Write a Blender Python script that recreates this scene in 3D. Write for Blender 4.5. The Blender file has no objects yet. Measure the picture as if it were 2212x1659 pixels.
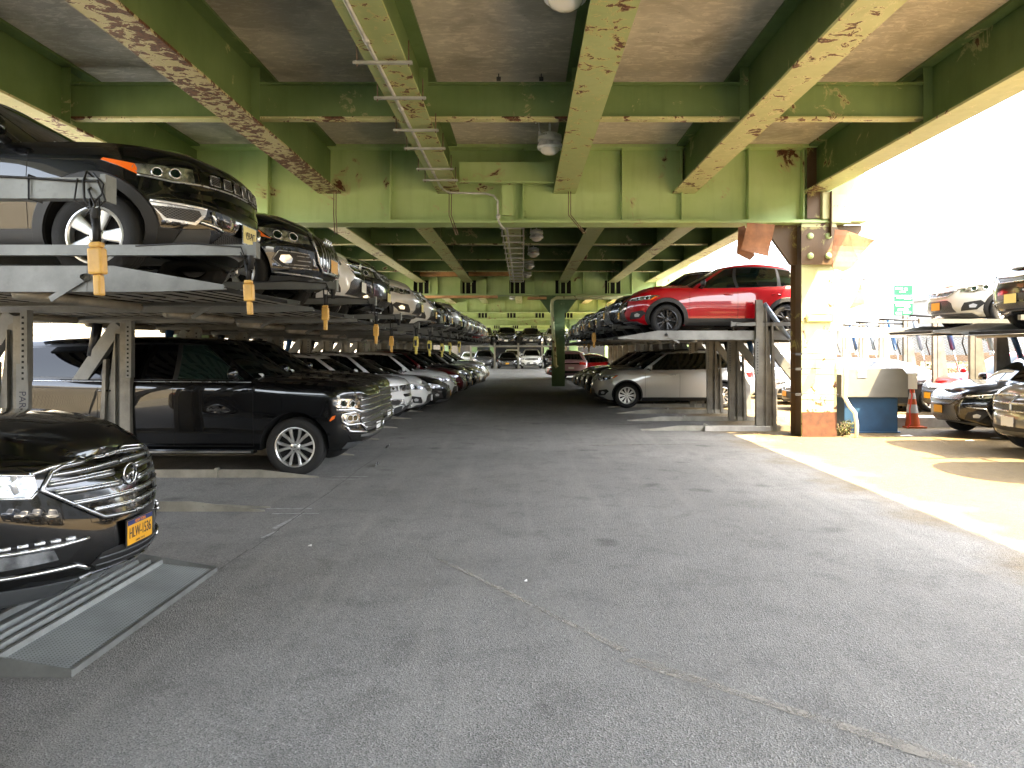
import bpy, bmesh, math, random
import numpy as np
from mathutils import Vector, Matrix
R = math.radians
random.seed(7)
sc = bpy.context.scene
COL = sc.collection

# ------------------------------------------------------------ camera, world, sun
cam_d = bpy.data.cameras.new('camera'); cam = bpy.data.objects.new('camera', cam_d); COL.objects.link(cam)
cam.location = (0, 0, 1.76); cam.rotation_euler = (R(90), 0, 0)
cam_d.lens = 26.04; cam_d.sensor_width = 36
cam_d.shift_x = -(1130 - 1106) / 2212; cam_d.shift_y = -(829.5 - 754) / 2212
cam_d.clip_end = 3000; cam_d.clip_start = 0.05
sc.camera = cam
SUNV = Vector((3.4, -2.4, 7.2)).normalized()
w = bpy.data.worlds.new('World'); sc.world = w; w.use_nodes = True
wn = w.node_tree.nodes; wl = w.node_tree.links
sky = wn.new('ShaderNodeTexSky'); sky.sky_type = 'NISHITA'; sky.sun_disc = False
sky.sun_elevation = math.asin(SUNV.z); sky.sun_rotation = math.atan2(SUNV.x, SUNV.y)
sky.air_density = 1.0; sky.dust_density = 3.0; sky.ozone_density = 0.6
bg = wn['Background']; bg.inputs[1].default_value = 0.15
hs = wn.new('ShaderNodeHueSaturation'); hs.inputs['Saturation'].default_value = .55; wl.new(sky.outputs[0], hs.inputs['Color'])
warm = wn.new('ShaderNodeMix'); warm.data_type = 'RGBA'; warm.blend_type = 'MULTIPLY'; warm.inputs[0].default_value = 1; warm.inputs[7].default_value = (1.0, .985, .95, 1)
wl.new(hs.outputs[0], warm.inputs[6]); wl.new(warm.outputs[2], bg.inputs[0])   # thin white haze over the blue
sun_d = bpy.data.lights.new('sun', 'SUN'); sun = bpy.data.objects.new('sun', sun_d); COL.objects.link(sun)
sun_d.energy = 3.0; sun_d.angle = R(0.5); sun_d.color = (1.0, 0.78, 0.46)
sun.rotation_euler = (-SUNV).to_track_quat('-Z', 'Y').to_euler(); sun.location = (20, -10, 30)
sc.view_settings.view_transform = 'Standard'; sc.view_settings.look = 'None'
sc.view_settings.exposure = 4.32; sc.view_settings.gamma = 1
sc.render.engine = 'CYCLES'
sc.cycles.max_bounces = 10; sc.cycles.diffuse_bounces = 6; sc.cycles.glossy_bounces = 5
sc.cycles.transparent_max_bounces = 16

# ------------------------------------------------------------ materials
M = {}
class NT:
    def __init__(s, name):
        m = bpy.data.materials.new(name); m.use_nodes = True
        s.m = m; s.n = m.node_tree.nodes; s.l = m.node_tree.links
        s.b = s.n['Principled BSDF']; M[name] = m
    def node(s, t, **kw):
        x = s.n.new(t)
        for k, v in kw.items(): setattr(x, k, v)
        return x
    def link(s, a, b): s.l.new(a, b)
    def pos(s, scale=(1, 1, 1), obj=False, uv=False):
        mp = s.node('ShaderNodeMapping'); mp.inputs['Scale'].default_value = scale
        if uv: t = s.node('ShaderNodeTexCoord').outputs['UV']
        elif obj: t = s.node('ShaderNodeTexCoord').outputs['Object']
        else: t = s.node('ShaderNodeNewGeometry').outputs['Position']
        s.link(t, mp.inputs[0]); return mp.outputs[0]
    def noise(s, v, sc_, det=4, rough=.55, out='Fac', dist=0):
        n = s.node('ShaderNodeTexNoise'); n.inputs['Scale'].default_value = sc_
        n.inputs['Detail'].default_value = det; n.inputs['Roughness'].default_value = rough
        n.inputs['Distortion'].default_value = dist
        s.link(v, n.inputs['Vector']); return n.outputs[out]
    def ramp(s, f, a, b, ca=(0, 0, 0, 1), cb=(1, 1, 1, 1)):
        r = s.node('ShaderNodeValToRGB'); e = r.color_ramp.elements
        e[0].position = a; e[1].position = b; e[0].color = ca; e[1].color = cb
        s.link(f, r.inputs[0]); return r.outputs[0]
    def mix(s, f, a, b, mode='MIX'):
        x = s.node('ShaderNodeMix', data_type='RGBA', blend_type=mode)
        if isinstance(f, (int, float)): x.inputs[0].default_value = f
        else: s.link(f, x.inputs[0])
        for i, c in ((6, a), (7, b)):
            if isinstance(c, tuple): x.inputs[i].default_value = c if len(c) == 4 else (*c, 1)
            else: s.link(c, x.inputs[i])
        return x.outputs[2]
    def math(s, op, a, b=0.0):
        x = s.node('ShaderNodeMath', operation=op)
        for i, c in ((0, a), (1, b)):
            if isinstance(c, (int, float)): x.inputs[i].default_value = c
            else: s.link(c, x.inputs[i])
        return x.outputs[0]
    def bump(s, h, st=.3, d=.01):
        b = s.node('ShaderNodeBump'); b.inputs['Strength'].default_value = st; b.inputs['Distance'].default_value = d
        s.link(h, b.inputs['Height']); s.link(b.outputs[0], s.b.inputs['Normal'])
    def set(s, **kw):
        for k, v in kw.items():
            k = {'base': 'Base Color', 'rough': 'Roughness', 'metal': 'Metallic', 'coat': 'Coat Weight',
                 'coatr': 'Coat Roughness', 'spec': 'Specular IOR Level', 'trans': 'Transmission Weight', 'ior': 'IOR',
                 'alpha': 'Alpha'}[k]
            if isinstance(v, bpy.types.NodeSocket): s.link(v, s.b.inputs[k])
            else: s.b.inputs[k].default_value = (*v, 1) if isinstance(v, tuple) and len(v) == 3 else v
        return s

def simple(name, c, rough=.5, metal=0., var=.15, vs=6, coat=0, bump=0, bs=60, obj=False, spec=.5):
    t = NT(name); p = t.pos(obj=obj)
    n = t.noise(p, vs, 5)
    k = t.ramp(n, .3, .7, (1 - var, 1 - var, 1 - var, 1), (1 + var * .3, 1 + var * .3, 1 + var * .3, 1))
    t.set(base=t.mix(1.0, (*c, 1), k, 'MULTIPLY'), metal=metal, coat=coat, coatr=.03, spec=spec)
    rr = t.math('ADD', t.math('MULTIPLY', n, .2), rough - .1); t.set(rough=rr)
    if bump: t.bump(t.noise(p, bs, 3), bump, .01)
    return t.m

def paint(name, c, metal=.0, rough=.3, dust=.25):
    t = NT(name); p = t.pos(obj=True)
    n = t.noise(p, 3, 6, .65); d = t.ramp(n, .45, .8, (0, 0, 0, 1), (dust, dust, dust, 1))
    t.set(base=t.mix(d, c, tuple(min(1, a * .85 + .006) for a in c)), metal=metal, rough=rough, coat=1.0)
    fine = t.noise(p, 40, 4)
    cr = t.math('ADD', t.math('MULTIPLY', t.math('MULTIPLY', n, fine), .05), .0)
    t.link(cr, t.b.inputs['Coat Roughness'])
    t.b.inputs['Coat IOR'].default_value = 1.5; t.b.inputs['Specular IOR Level'].default_value = .12 if max(c) < .05 else .2 if c[1] < .01 else .4
    return t.m
paint('black_paint', (.0012, .0013, .0016), 0, .3, .12)
paint('black_blue_paint', (.0015, .0024, .0045), 0, .3, .12)
paint('white_paint', (.66, .67, .66))
paint('pearl_paint', (.50, .49, .45), .1)
paint('silver_paint', (.50, .50, .475), .55, .36)
paint('grey_paint', (.07, .073, .078), .5)
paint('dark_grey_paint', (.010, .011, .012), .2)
paint('red_paint', (.30, .0008, .005), .0, .35, .03)
paint('dark_red_paint', (.06, .001, .003), .0)
paint('blue_paint', (.04, .09, .2), .4)
paint('pink_paint', (.42, .26, .30), .1)  # a white car's paint with pink light mixed into the colour
paint('beige_paint', (.20, .185, .15), .5)
# glass of cars: dark, glossy
t = NT('car_glass'); t.set(base=(.0015, .0035, .003), rough=.03, spec=.6)
t = NT('tint_glass'); t.set(base=(.0008, .0008, .001), rough=.04, spec=.3)
simple('black_plastic', (.0085, .0085, .009), .55, 0, .25, 5, obj=True)
simple('gloss_black', (.0016, .0016, .0016), .15, 0, .1, 5, obj=True, coat=.5)
simple('grey_plastic', (.07, .075, .08), .5, .2, .2, 5, obj=True)
simple('tyre_rubber', (.0075, .0075, .0075), .8, 0, .3, 8, obj=True, bump=.3, bs=90)
simple('seam_black', (.002, .002, .002), .9, 0, 0)
simple('chrome', (.72, .73, .74), .14, 1.0, .08, 8, obj=True)
simple('satin_chrome', (.42, .43, .44), .28, 1.0, .1, 8, obj=True)
simple('alloy', (.62, .62, .60), .32, .85, .15, 9, obj=True)
simple('alloy_dark', (.02, .02, .021), .3, .6, .2, 9, obj=True)
simple('brake_disc', (.10, .10, .10), .4, .8, .2, 9, obj=True)
simple('under_dark', (.0015, .0015, .0015), .9, 0, .2, 5, obj=True)
t = NT('lamp_glass'); p = t.pos(obj=True)
v = t.node('ShaderNodeTexVoronoi'); v.inputs['Scale'].default_value = 11; t.link(p, v.inputs['Vector'])
t.set(base=t.ramp(t.noise(p, 7, 3), .35, .6, (.06, .065, .07, 1), (.60, .62, .65, 1)), metal=.85, rough=.12, coat=1.0, coatr=.0)
t.bump(v.outputs['Distance'], .2, .03)
t = NT('lamp_lens'); t.set(base=(.9, .92, .95), metal=.6, rough=.05, coat=1.0)
t = NT('amber_lens'); t.set(base=(.9, .16, .01), rough=.12, coat=1.0, spec=.8)
t = NT('red_lens'); t.set(base=(.45, .01, .01), rough=.12, coat=1.0, spec=.8)
t = NT('front_glass'); t.set(base=(.006, .014, .012), rough=.03, spec=.6)
# grille mesh (diamond) on UVs
def grille_mat(name, kind, scale, dark=(.004, .004, .004), bright=(.10, .10, .10), metal=.2):
    t = NT(name); uv = t.pos((scale, scale, 1), uv=True)
    sx = t.node('ShaderNodeSeparateXYZ'); t.link(uv, sx.inputs[0])
    if kind == 'diamond':
        a = t.math('ADD', sx.outputs[0], t.math('MULTIPLY', sx.outputs[1], 1.6)); b = t.math('SUBTRACT', sx.outputs[0], t.math('MULTIPLY', sx.outputs[1], 1.6))
        pa = t.math('PINGPONG', a, .5); pb = t.math('PINGPONG', b, .5)
        m = t.math('MINIMUM', pa, pb)
    else:
        m = t.math('PINGPONG', sx.outputs[1], .5)
    k = t.ramp(m, .10, .16, (1, 1, 1, 1), (0, 0, 0, 1))
    t.set(base=t.mix(k, dark, bright), metal=metal, rough=.3); t.bump(k, .6, .01)
    return t.m
grille_mat('grille_mesh', 'diamond', 32)
grille_mat('grille_mesh_bright', 'diamond', 22, bright=(.45, .45, .45), metal=.9)
# lift steel
def galv(name, c, stain=.4, metal=.35, rough=.5):
    t = NT(name); p = t.pos()
    a = t.noise(p, 2.2, 7, .65); b = t.noise(p, 30, 4)
    col = t.mix(t.ramp(a, .35, .7), c, tuple(x * (1 - stain) for x in c))
    col = t.mix(t.ramp(b, .55, .75), col, tuple(x * .8 for x in c))
    rust = t.ramp(t.noise(p, 6, 8, .7), .68, .74)
    col = t.mix(rust, col, (.16, .07, .03))
    t.set(base=col, metal=metal, rough=t.math('ADD', t.math('MULTIPLY', a, .25), rough - .1)); t.bump(b, .15, .005)
    return t.m
galv('galvanised', (.20, .205, .195), .45)
galv('galv_dark', (.34, .32, .265), .5)
galv('galv_ramp', (.27, .28, .27), .45)
galv('guard_steel', (.185, .19, .18), .35)
galv('post_steel', (.20, .19, .16), .6)
t = NT('punched'); uv = t.pos((1, 1, 1), obj=True)
sx = t.node('ShaderNodeSeparateXYZ'); t.link(uv, sx.inputs[0])
fx = t.math('PINGPONG', t.math('MULTIPLY', sx.outputs[0], 22), .5); fy = t.math('PINGPONG', t.math('MULTIPLY', sx.outputs[1], 22), .5)
m_ = t.math('ADD', t.math('POWER', t.math('SUBTRACT', fx, .25), 2), t.math('POWER', t.math('SUBTRACT', fy, .25), 2))
k = t.ramp(m_, .006, .012, (1, 1, 1, 1), (0, 0, 0, 1))
nn = t.ramp(t.noise(t.pos(), 2.5, 6), .35, .7, (.7, .7, .7, 1), (1, 1, 1, 1))
t.set(base=t.mix(1.0, t.mix(k, (.34, .36, .355), (.06, .06, .06)), nn, 'MULTIPLY'), metal=.3, rough=.5)
simple('pendant_yellow', (.62, .35, .07), .45, 0, .25, 12, obj=True)
simple('pendant_bright', (.66, .55, .12), .45, 0, .25, 12, obj=True)
simple('cable_black', (.006, .006, .006), .6)
simple('hose_black', (.006, .006, .007), .35)
simple('cyl_blue', (.015, .06, .16), .35, .2, .2)
simple('cyl_grey', (.20, .25, .32), .35, .4, .3)
simple('pillar_black', (.006, .006, .0065), .35, 0, .1, 5, obj=True)
simple('rod_steel', (.6, .6, .6), .2, 1.0, .1)
# green viaduct steel
def green(name, c1, c2, rust, chip=(.42, .40, .20), rsc=2.2, fine=.0):
    t = NT(name); p = t.pos()
    big = t.noise(p, .9, 5, .6); med = t.noise(p, rsc, 9, .68, dist=.6); sm = t.noise(p, 22, 5, .6)
    med = t.math('ADD', med, t.math('MULTIPLY', t.math('SUBTRACT', t.noise(t.pos((1, .5, 1)), .9, 4, .6), .5), .55))
    st = t.noise(t.pos((3, 3, .25)), 2.0, 5, .6)
    col = t.mix(t.ramp(big, .35, .68), c1, c2)
    col = t.mix(t.math('MULTIPLY', t.ramp(st, .5, .8), .35), col, tuple(x * .62 for x in c1))
    e0 = .72 - rust * .34
    edge = t.ramp(med, e0 - .05, e0 - .02); core = t.ramp(med, e0, e0 + .02)
    col = t.mix(t.math('MULTIPLY', edge, .8), col, chip)
    col = t.mix(core, col, t.mix(t.ramp(sm, .35, .65), (.05, .022, .012), (.17, .07, .035)))
    t.set(base=col, rough=.55, spec=.35)
    h = t.math('SUBTRACT', t.math('MULTIPLY', sm, .3), core); t.bump(h, .5, .008)
    return t.m
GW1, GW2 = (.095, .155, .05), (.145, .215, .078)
green('web_green', GW1, GW2, .10, rsc=1.6)  # darker green, the shade under the deck put into the paint
green('girder_green', (.37, .50, .20), (.45, .57, .26), .12, rsc=1.5)  # lighter green, bounce light on the girder faces put into the paint
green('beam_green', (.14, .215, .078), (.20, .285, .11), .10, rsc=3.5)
green('flange_pale', (.42, .43, .20), (.50, .50, .25), .40, (.60, .55, .30), 5)  # pale flaky paint, lightened further for bounce light on the outer stringers
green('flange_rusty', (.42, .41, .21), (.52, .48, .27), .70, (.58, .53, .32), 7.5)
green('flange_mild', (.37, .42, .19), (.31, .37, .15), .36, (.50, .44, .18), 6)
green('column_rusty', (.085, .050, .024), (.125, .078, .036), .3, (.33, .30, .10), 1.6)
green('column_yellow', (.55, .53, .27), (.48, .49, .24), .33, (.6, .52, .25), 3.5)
green('column_green', (.12, .20, .085), (.17, .25, .11), .1, rsc=1.5)
t = NT('deck_concrete'); p = t.pos()
a = t.noise(p, .55, 5, .6); b = t.noise(t.pos((1, 2.3, 1)), 5, 9, .72, dist=.8); c = t.noise(p, 14, 6, .7)
col = t.mix(t.ramp(a, .40, .62), (.46, .41, .325), (.56, .51, .41))
col = t.mix(t.math('MULTIPLY', t.ramp(b, .50, .60), .6), col, (.76, .69, .56))
col = t.mix(t.math('MULTIPLY', t.ramp(t.noise(p, .8, 3, .5, dist=1), .50, .62), .45), col, (.22, .20, .15))  # broad dark patches painted in for shadows on the deck underside
col = t.mix(t.ramp(c, .66, .72), col, (.03, .022, .015))
t.set(base=col, rough=.85, spec=.2); t.bump(t.math('ADD', c, b), .5, .02)
# asphalt
t = NT('asphalt'); p = t.pos()
n1 = t.noise(p, .35, 6, .6); n2 = t.noise(p, 70, 3, .7); n3 = t.noise(p, 2.2, 8, .65, dist=.5)
v = t.node('ShaderNodeTexVoronoi'); v.inputs['Scale'].default_value = 115; t.link(p, v.inputs['Vector'])
col = t.mix(t.ramp(n1, .35, .68), (.172, .169, .158), (.232, .228, .213))
col = t.mix(t.math('MULTIPLY', t.ramp(n3, .50, .68), .6), col, (.095, .093, .088))
col = t.mix(t.math('MULTIPLY', t.ramp(n3, .28, .42, (1, 1, 1, 1), (0, 0, 0, 1)), .25), col, (.30, .29, .27))
vc = t.node('ShaderNodeSeparateColor'); t.link(v.outputs['Color'], vc.inputs[0])
col = t.mix(t.math('MULTIPLY', t.ramp(vc.outputs[0], .82, .92), .34), col, (.42, .41, .39))
col = t.mix(t.math('MULTIPLY', t.ramp(vc.outputs[1], .62, .8), .55), col, (.06, .06, .058))
# oil drips
vd = t.node('ShaderNodeTexVoronoi'); vd.inputs['Scale'].default_value = .85
dp = t.node('ShaderNodeVectorMath', operation='ADD'); t.link(p, dp.inputs[0])
ns = t.node('ShaderNodeTexNoise'); ns.inputs['Scale'].default_value = 3; t.link(p, ns.inputs['Vector'])
vm = t.node('ShaderNodeVectorMath', operation='SCALE'); vm.inputs['Scale'].default_value = .22; t.link(ns.outputs['Color'], vm.inputs[0]); t.link(vm.outputs[0], dp.inputs[1])
t.link(dp.outputs[0], vd.inputs['Vector'])
col = t.mix(t.math('MULTIPLY', t.ramp(vd.outputs['Distance'], .07, .15, (1, 1, 1, 1), (0, 0, 0, 1)), .55), col, (.035, .034, .033))
# faint scuffs along the drive
sc2 = t.noise(t.pos((1.2, .12, 1)), 2.5, 5, .6)
col = t.mix(t.math('MULTIPLY', t.ramp(sc2, .60, .72), .22), col, (.20, .185, .16))
# pale tyre tracks and long worn streaks, and tan dust lying on the open side
trk = t.noise(t.pos((.9, .05, 1)), 3.2, 6, .6, dist=.3)
col = t.mix(t.math('MULTIPLY', t.ramp(trk, .52, .70), .42), col, (.27, .262, .24))
big = t.noise(p, .16, 3, .5)
col = t.mix(t.math('MULTIPLY', t.ramp(big, .42, .5), .22), col, (.10, .098, .092))
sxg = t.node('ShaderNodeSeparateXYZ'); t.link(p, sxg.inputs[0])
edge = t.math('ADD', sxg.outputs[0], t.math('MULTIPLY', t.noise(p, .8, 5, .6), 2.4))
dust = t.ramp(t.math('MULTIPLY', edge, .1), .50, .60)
dcol = t.mix(t.ramp(t.noise(p, 9, 6, .7), .35, .65), (.098, .066, .022), (.145, .100, .036))  # tan dust, yellowed further so golden sunlight sits in its colour
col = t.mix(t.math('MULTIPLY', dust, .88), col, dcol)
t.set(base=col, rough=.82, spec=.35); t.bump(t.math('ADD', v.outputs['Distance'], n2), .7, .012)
simple('old_line', (.34, .34, .33), .8, 0, .5, 14)
t = NT('pale_scuff'); t.set(base=(.25, .232, .20), rough=.9, alpha=t.math('MULTIPLY', t.ramp(t.noise(t.pos(), 6, 8, .8), .38, .58), .7))
simple('cream_wall', (.42, .39, .33), .8, 0, .2, 1)
simple('joint_soft', (.115, .112, .104), .9, 0, .5, 10)
simple('crack_dark', (.05, .05, .05), .9, 0, .4, 10)
simple('white_wall', (.72, .72, .70), .8, 0, .12, 1)
simple('pale_wall', (.20, .21, .21), .8, 0, .2, 1)
simple('window_dark', (.13, .14, .145), .15, 0, .2, 2)
simple('ply', (.75, .40, .17), .75, 0, .3, 3)
simple('ply_brown', (.30, .13, .055), .8, 0, .4, 5, bump=.3, bs=12)
simple('foot_rust', (.10, .036, .014), .85, 0, .5, 7, bump=.3, bs=14)
simple('dark_void', (.004, .005, .004), .9)
simple('galv_pipe', (.50, .50, .47), .4, .5, .3, 5)
simple('rod_rusty', (.20, .13, .09), .7, .3, .5, 8)
simple('lamp_grey', (.88, .89, .87), .45, .3, .15, 8, obj=True)
t = NT('lamp_dome'); t.set(base=(.78, .76, .66), rough=.12, coat=1., spec=.8)
simple('cabinet_grey', (.16, .16, .145), .5, 0, .12, 5)
simple('cabinet_blue', (.016, .06, .13), .5, 0, .25, 4)
simple('cone_orange', (.35, .06, .004), .45, 0, .1, 4)
simple('cone_white', (.35, .35, .33), .45, 0, .1, 4)
simple('plate_yellow', (.62, .30, .008), .4, 0, .05, 3, obj=True)
simple('plate_pale', (.72, .62, .22), .4, 0, .05, 3, obj=True)
simple('plate_white', (.72, .72, .70), .4, 0, .05, 3, obj=True)
simple('plate_blue', (.02, .03, .12), .4, 0, .05, 3, obj=True)
simple('ink', (.02, .02, .04), .6)
simple('ink_orange', (.8, .25, .02), .6)
simple('sign_green', (.0, .075, .035), .5, 0, .1, 3)
simple('sign_white', (.85, .85, .85), .5, 0, .05, 3)
simple('red_cable', (.6, .03, .02), .5)
simple('fence_post', (.15, .15, .14), .5, .5, .2, 5)
simple('rail_brown', (.07, .04, .022), .8, 0, .3, 5)
simple('dry_leaf', (.10, .09, .018), .8, 0, .5, 9)
simple('green_leaf', (.035, .055, .012), .8, 0, .5, 9)
simple('bark', (.10, .07, .045), .9, 0, .3, 9)
simple('concrete_kerb', (.40, .38, .34), .85, 0, .3, 4)
simple('dirt', (.24, .17, .10), .95, 0, .4, 6, bump=.4)
simple('paper_white', (.7, .7, .68), .8, 0, .1, 6)
t = NT('chain_link'); p = t.pos((1, 1, 1))
sx = t.node('ShaderNodeSeparateXYZ'); t.link(p, sx.inputs[0])
hh = t.math('ADD', sx.outputs[0], sx.outputs[1])
a = t.math('MULTIPLY', t.math('ADD', hh, sx.outputs[2]), 9); b = t.math('MULTIPLY', t.math('SUBTRACT', hh, sx.outputs[2]), 9)
mn = t.math('MINIMUM', t.math('PINGPONG', a, .5), t.math('PINGPONG', b, .5))
t.set(base=(.09, .08, .06), rough=.5, metal=.3, alpha=t.math('LESS_THAN', mn, .07))

# ------------------------------------------------------------ mesh helpers
class MB:
    def __init__(s): s.v = []; s.f = []; s.mi = []; s.sm = []
    def add(s, vs, fs, mi=0, smooth=False):
        o = len(s.v); s.v += [tuple(v) for v in vs]
        for f in fs: s.f.append(tuple(o + i for i in f)); s.mi.append(mi); s.sm.append(smooth)
    def box(s, x0, x1, y0, y1, z0, z1, mi=0):
        s.add([(x0, y0, z0), (x1, y0, z0), (x1, y1, z0), (x0, y1, z0), (x0, y0, z1), (x1, y0, z1), (x1, y1, z1), (x0, y1, z1)],
              [(0, 3, 2, 1), (4, 5, 6, 7), (0, 1, 5, 4), (1, 2, 6, 5), (2, 3, 7, 6), (3, 0, 4, 7)], mi)
    def bar(s, p, q, w, h, mi=0, up=(0, 0, 1)):
        p, q = Vector(p), Vector(q); d = (q - p).normalized(); u = Vector(up)
        if abs(d.dot(u)) > .98: u = Vector((1, 0, 0))
        a = d.cross(u).normalized(); b = a.cross(d).normalized()
        vs = [c + a * (i * w / 2) + b * (j * h / 2) for c in (p, q) for i, j in ((-1, -1), (1, -1), (1, 1), (-1, 1))]
        s.add(vs, [(0, 1, 2, 3), (7, 6, 5, 4), (0, 4, 5, 1), (1, 5, 6, 2), (2, 6, 7, 3), (3, 7, 4, 0)], mi)
    def prism(s, poly, axis, a0, a1, mi=0):
        # poly in the two remaining axes
        def pt(u, v, a): return {'x': (a, u, v), 'y': (u, a, v), 'z': (u, v, a)}[axis]
        n = len(poly); vs = [pt(u, v, a0) for u, v in poly] + [pt(u, v, a1) for u, v in poly]
        fs = [tuple(range(n)), tuple(range(2 * n - 1, n - 1, -1))] + [(i, n + i, n + (i + 1) % n, (i + 1) % n) for i in range(n)]
        s.add(vs, fs, mi)
    def tube(s, pts, r, n=8, mi=0, cap=True):
        pts = [Vector(p) for p in pts]; rr = r if isinstance(r, (list, tuple)) else [r] * len(pts)
        vs = []; fs = []; pa = None
        for i, p in enumerate(pts):
            d = (pts[min(i + 1, len(pts) - 1)] - pts[max(i - 1, 0)]).normalized()
            u = pa if pa is not None else (Vector((0, 0, 1)) if abs(d.z) < .9 else Vector((1, 0, 0)))
            a = (u - d * u.dot(d)).normalized(); pa = a; b = d.cross(a)
            for k in range(n):
                t_ = 2 * math.pi * k / n; vs.append(p + (a * math.cos(t_) + b * math.sin(t_)) * rr[i])
        for i in range(len(pts) - 1):
            for k in range(n): fs.append((i * n + k, i * n + (k + 1) % n, (i + 1) * n + (k + 1) % n, (i + 1) * n + k))
        if cap: fs += [tuple(range(n - 1, -1, -1)), tuple(range((len(pts) - 1) * n, len(pts) * n))]
        s.add(vs, fs, mi, True)
    def lathe(s, prof, n=24, axis='z', c=(0, 0, 0), mi=0, smooth=True):
        vs = []; fs = []
        for r, a in prof:
            for k in range(n):
                t_ = 2 * math.pi * k / n; x, y = r * math.cos(t_), r * math.sin(t_)
                vs.append({'z': (c[0] + x, c[1] + y, c[2] + a), 'y': (c[0] + x, c[1] + a, c[2] + y), 'x': (c[0] + a, c[1] + x, c[2] + y)}[axis])
        for i in range(len(prof) - 1):
            for k in range(n): fs.append((i * n + k, i * n + (k + 1) % n, (i + 1) * n + (k + 1) % n, (i + 1) * n + k))
        s.add(vs, fs, mi, smooth)
    def mesh(s, name, mats, fix=True, sharp=None):
        me = bpy.data.meshes.new(name); me.from_pydata([tuple(v) for v in s.v], [], s.f); 
        me.polygons.foreach_set('material_index', s.mi); me.polygons.foreach_set('use_smooth', s.sm)
        if fix:
            bm = bmesh.new(); bm.from_mesh(me); bmesh.ops.recalc_face_normals(bm, faces=bm.faces); bm.to_mesh(me); bm.free()
        for m in mats: me.materials.append(M[m] if isinstance(m, str) else m)
        if sharp: me.set_sharp_from_angle(angle=R(sharp))
        return me
    def build(s, name, mats, parent=None, bevel=0, link=True, sharp=None):
        if isinstance(mats, str): mats = [mats]
        me = s.mesh(name, mats, sharp=sharp)
        if bevel:
            bm = bmesh.new(); bm.from_mesh(me)
            ed = [e for e in bm.edges if e.is_manifold and e.calc_face_angle(0) > .6]
            bmesh.ops.bevel(bm, geom=ed, offset=bevel, segments=2, affect='EDGES', profile=.6); bm.to_mesh(me); bm.free()
        o = bpy.data.objects.new(name, me); o.parent = parent
        if link: COL.objects.link(o)
        return o
def tag(o, label=None, cat=None, group=None, kind=None):
    if label: o['label'] = label
    if cat: o['category'] = cat
    if group: o['group'] = group
    if kind: o['kind'] = kind
    return o
def empty(name, loc=(0, 0, 0), rz=0, link=True):
    o = bpy.data.objects.new(name, None); o.location = loc; o.rotation_euler = (0, 0, rz); o.empty_display_size = .3
    if link: COL.objects.link(o)
    return o
KIDS = {}
def kids(o):
    return [c for c in bpy.data.objects if c.parent == o] if o.name not in KIDS else KIDS[o.name]
def copy_tree(o, parent=None, tree=None):
    c = o.copy(); COL.objects.link(c); c.parent = parent; c.hide_render = False
    for ch in tree.get(o.name, []): copy_tree(ch, c, tree)
    return c
def tree_of():
    t_ = {}
    for ob in bpy.data.objects:
        if ob.parent: t_.setdefault(ob.parent.name, []).append(ob)
    return t_
def text_mesh(txt, size, mat, name='lettering', sx=1.0, depth=.001):
    cu = bpy.data.curves.new(name, 'FONT'); cu.body = txt; cu.size = size; cu.align_x = 'CENTER'; cu.align_y = 'CENTER'; cu.extrude = depth
    ob = bpy.data.objects.new(name, cu); COL.objects.link(ob)
    dg = bpy.context.evaluated_depsgraph_get(); dg.update()
    me = bpy.data.meshes.new_from_object(ob.evaluated_get(dg)); COL.objects.unlink(ob); bpy.data.objects.remove(ob)
    me.transform(Matrix.Diagonal((sx, 1, 1, 1))); me.materials.clear(); me.materials.append(M[mat])
    return me
def hermite(pts):
    xs = np.array([p[0] for p in pts], float); ys = np.array([p[1] for p in pts], float)
    if xs[0] > xs[-1]: xs = xs[::-1]; ys = ys[::-1]
    d = np.diff(ys) / np.diff(xs); m = np.zeros(len(xs))
    m[0], m[-1] = d[0], d[-1]
    for i in range(1, len(xs) - 1): m[i] = 0 if d[i - 1] * d[i] <= 0 else 2 * d[i - 1] * d[i] / (d[i - 1] + d[i])
    def f(x):
        x = min(max(x, xs[0]), xs[-1]); i = min(max(int(np.searchsorted(xs, x)) - 1, 0), len(xs) - 2)
        h = xs[i + 1] - xs[i]; t_ = (x - xs[i]) / h
        return float((2 * t_**3 - 3 * t_**2 + 1) * ys[i] + (t_**3 - 2 * t_**2 + t_) * h * m[i] + (-2 * t_**3 + 3 * t_**2) * ys[i + 1] + (t_**3 - t_**2) * h * m[i + 1])
    return f
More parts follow.
